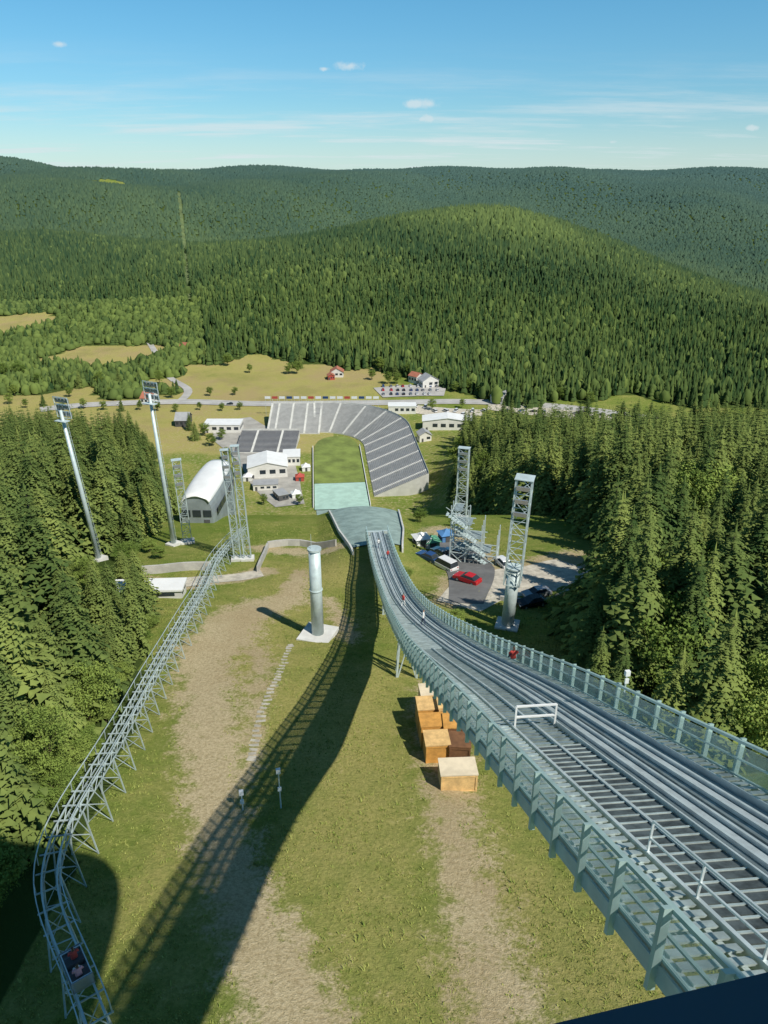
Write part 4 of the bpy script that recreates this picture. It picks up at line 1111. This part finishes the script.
for j in range(26):
    px = 384+(j % 9)*6.6+random.uniform(-1,1); py = 387+(j//9)*4.0
    p = G(px, py); p.z += .42; k = ks[random.choice([0,0,1,1,2,3,4])]
    put_car(k, p, random.choice([0,3.14])+.1, 'tiny '+k+' car in the far car park beyond the grandstand', k+' cars in the far car park')
for j in range(9):
    p = G(404+j*10+random.uniform(-2,2), random.choice([408,412,416])); p.z += .32
    put_car('van', p, random.uniform(0,3), 'tiny white van on the forecourt behind the grandstand', 'vans on the forecourt')
for j in range(10):
    p = G(508+j*13+random.uniform(-3,3), 411+j*.7); p.z += .36; k = ks[random.choice([0,1,2,4])]
    put_car(k, p, random.uniform(0,3), 'tiny '+k+' car on the pale paved area beside the road, right', k+' cars on the paved area')
for j, (px, k) in enumerate(((120,'white'),(230,'black'),(300,'white'),(410,'silver'))):
    p = gp((px,405))[0]; p.z += .4
    put_car(k, p, 1.6, 'tiny %s car on the valley road, number %s from the left' % (k, ['one','two','three','four'][j]))
for k in list(protos):
    if k not in used: 
        for ch in list(protos[k].children_recursive): bpy.data.objects.remove(ch)
        bpy.data.objects.remove(protos[k])

# ------------------------------------------------------------------ sky, sun, camera
SE = R(49); D = Vector((-.70*math.cos(SE), .714*math.cos(SE), -math.sin(SE)))
sl = bpy.data.lights.new('sun', 'SUN'); sl.energy = 5.0; sl.angle = R(.5); sl.color = (1,.945,.84)
so = bpy.data.objects.new('sun', sl); COL.objects.link(so); so.rotation_euler = D.to_track_quat('-Z','Y').to_euler()
w = bpy.data.worlds.new('World'); sc.world = w; w.use_nodes = True; t = NT(w.node_tree)
sky = t.n('ShaderNodeTexSky', {'sky_type': 'NISHITA'})
sky.sun_disc = False; sky.sun_elevation = SE; sky.sun_rotation = R(135); sky.air_density = 1.0; sky.dust_density = .3; sky.ozone_density = 2.0; sky.altitude = 800
dirn = t.n('ShaderNodeTexCoord').outputs['Generated']
sx = t.n('ShaderNodeSeparateXYZ', None, {0: dirn})
zz = t.m('ADD', t.m('MAXIMUM', sx.outputs[2], 0.0), .06)
pv = t.n('ShaderNodeCombineXYZ', None, {0: t.m('MULTIPLY', t.m('DIVIDE', sx.outputs[0], zz), .40), 1: t.m('DIVIDE', sx.outputs[1], zz), 2: 0.0}).outputs[0]
n1 = t.noise(pv, .8, 9, .66)
wisp = t.m('MULTIPLY', t.step(n1, .42, .70), t.step(sx.outputs[2], .15, .02))
wisp = t.m('MULTIPLY', wisp, .9)
band = t.m('MULTIPLY', t.step(sx.outputs[2], .085, .005), .38)
wisp = t.m('MAXIMUM', wisp, band)
nd = t.noise(dirn, 55, 5, .6)
puff = None
for px, py, rr in ((350,66,.012),(324,69,.005),(414,104,.011),(430,104,.012),(429,118,.010),(422,119,.006),(612,142,.006),(752,128,.007),(60,44,.007)):
    dv = Vector(ray(px,py)).normalized()
    df = t.vm('MULTIPLY', t.vm('SUBTRACT', dirn, tuple(dv)).outputs[0], (1,1,2.2)).outputs[0]
    ln = t.vm('LENGTH', df).outputs['Value']
    v = t.m('ADD', t.m('DIVIDE', ln, rr), t.m('MULTIPLY', t.m('SUBTRACT', nd, .5), 2.6))
    v = t.step(v, 1.3, .2)
    puff = v if puff is None else t.m('MAXIMUM', puff, v)
cl_ = t.m('MAXIMUM', wisp, t.m('MULTIPLY', puff, .7))
tint = t.mix(t.step(sx.outputs[2], 0.0, .22), (.60,.84,.93,1), (.50,1.00,1.10,1))
tint = t.mix(t.step(sx.outputs[2], .22, .55), tint, (.34,.62,.66,1))
base = t.mix(1.0, sky.outputs[0], tint, 'MULTIPLY')
colr = t.mix(cl_, base, (6.2,7.0,7.3,1))
bg = t.n('ShaderNodeBackground', None, {0: colr, 1: .112})
t.n('ShaderNodeOutputWorld', None, {0: bg.outputs[0]})

cam = bpy.data.cameras.new('camera'); co = bpy.data.objects.new('camera', cam); COL.objects.link(co)
cam.sensor_fit = 'VERTICAL'; cam.sensor_height = 24; cam.lens = 24*F/1024; cam.clip_end = 12000; cam.clip_start = .1
co.location = (0,0,0); co.rotation_euler = (math.pi/2-PITCH, 0, 0); sc.camera = co
sc.view_settings.view_transform = 'Standard'; sc.view_settings.look = 'None'; sc.view_settings.exposure = 0
print('TREES', n, 'FAR', nF)
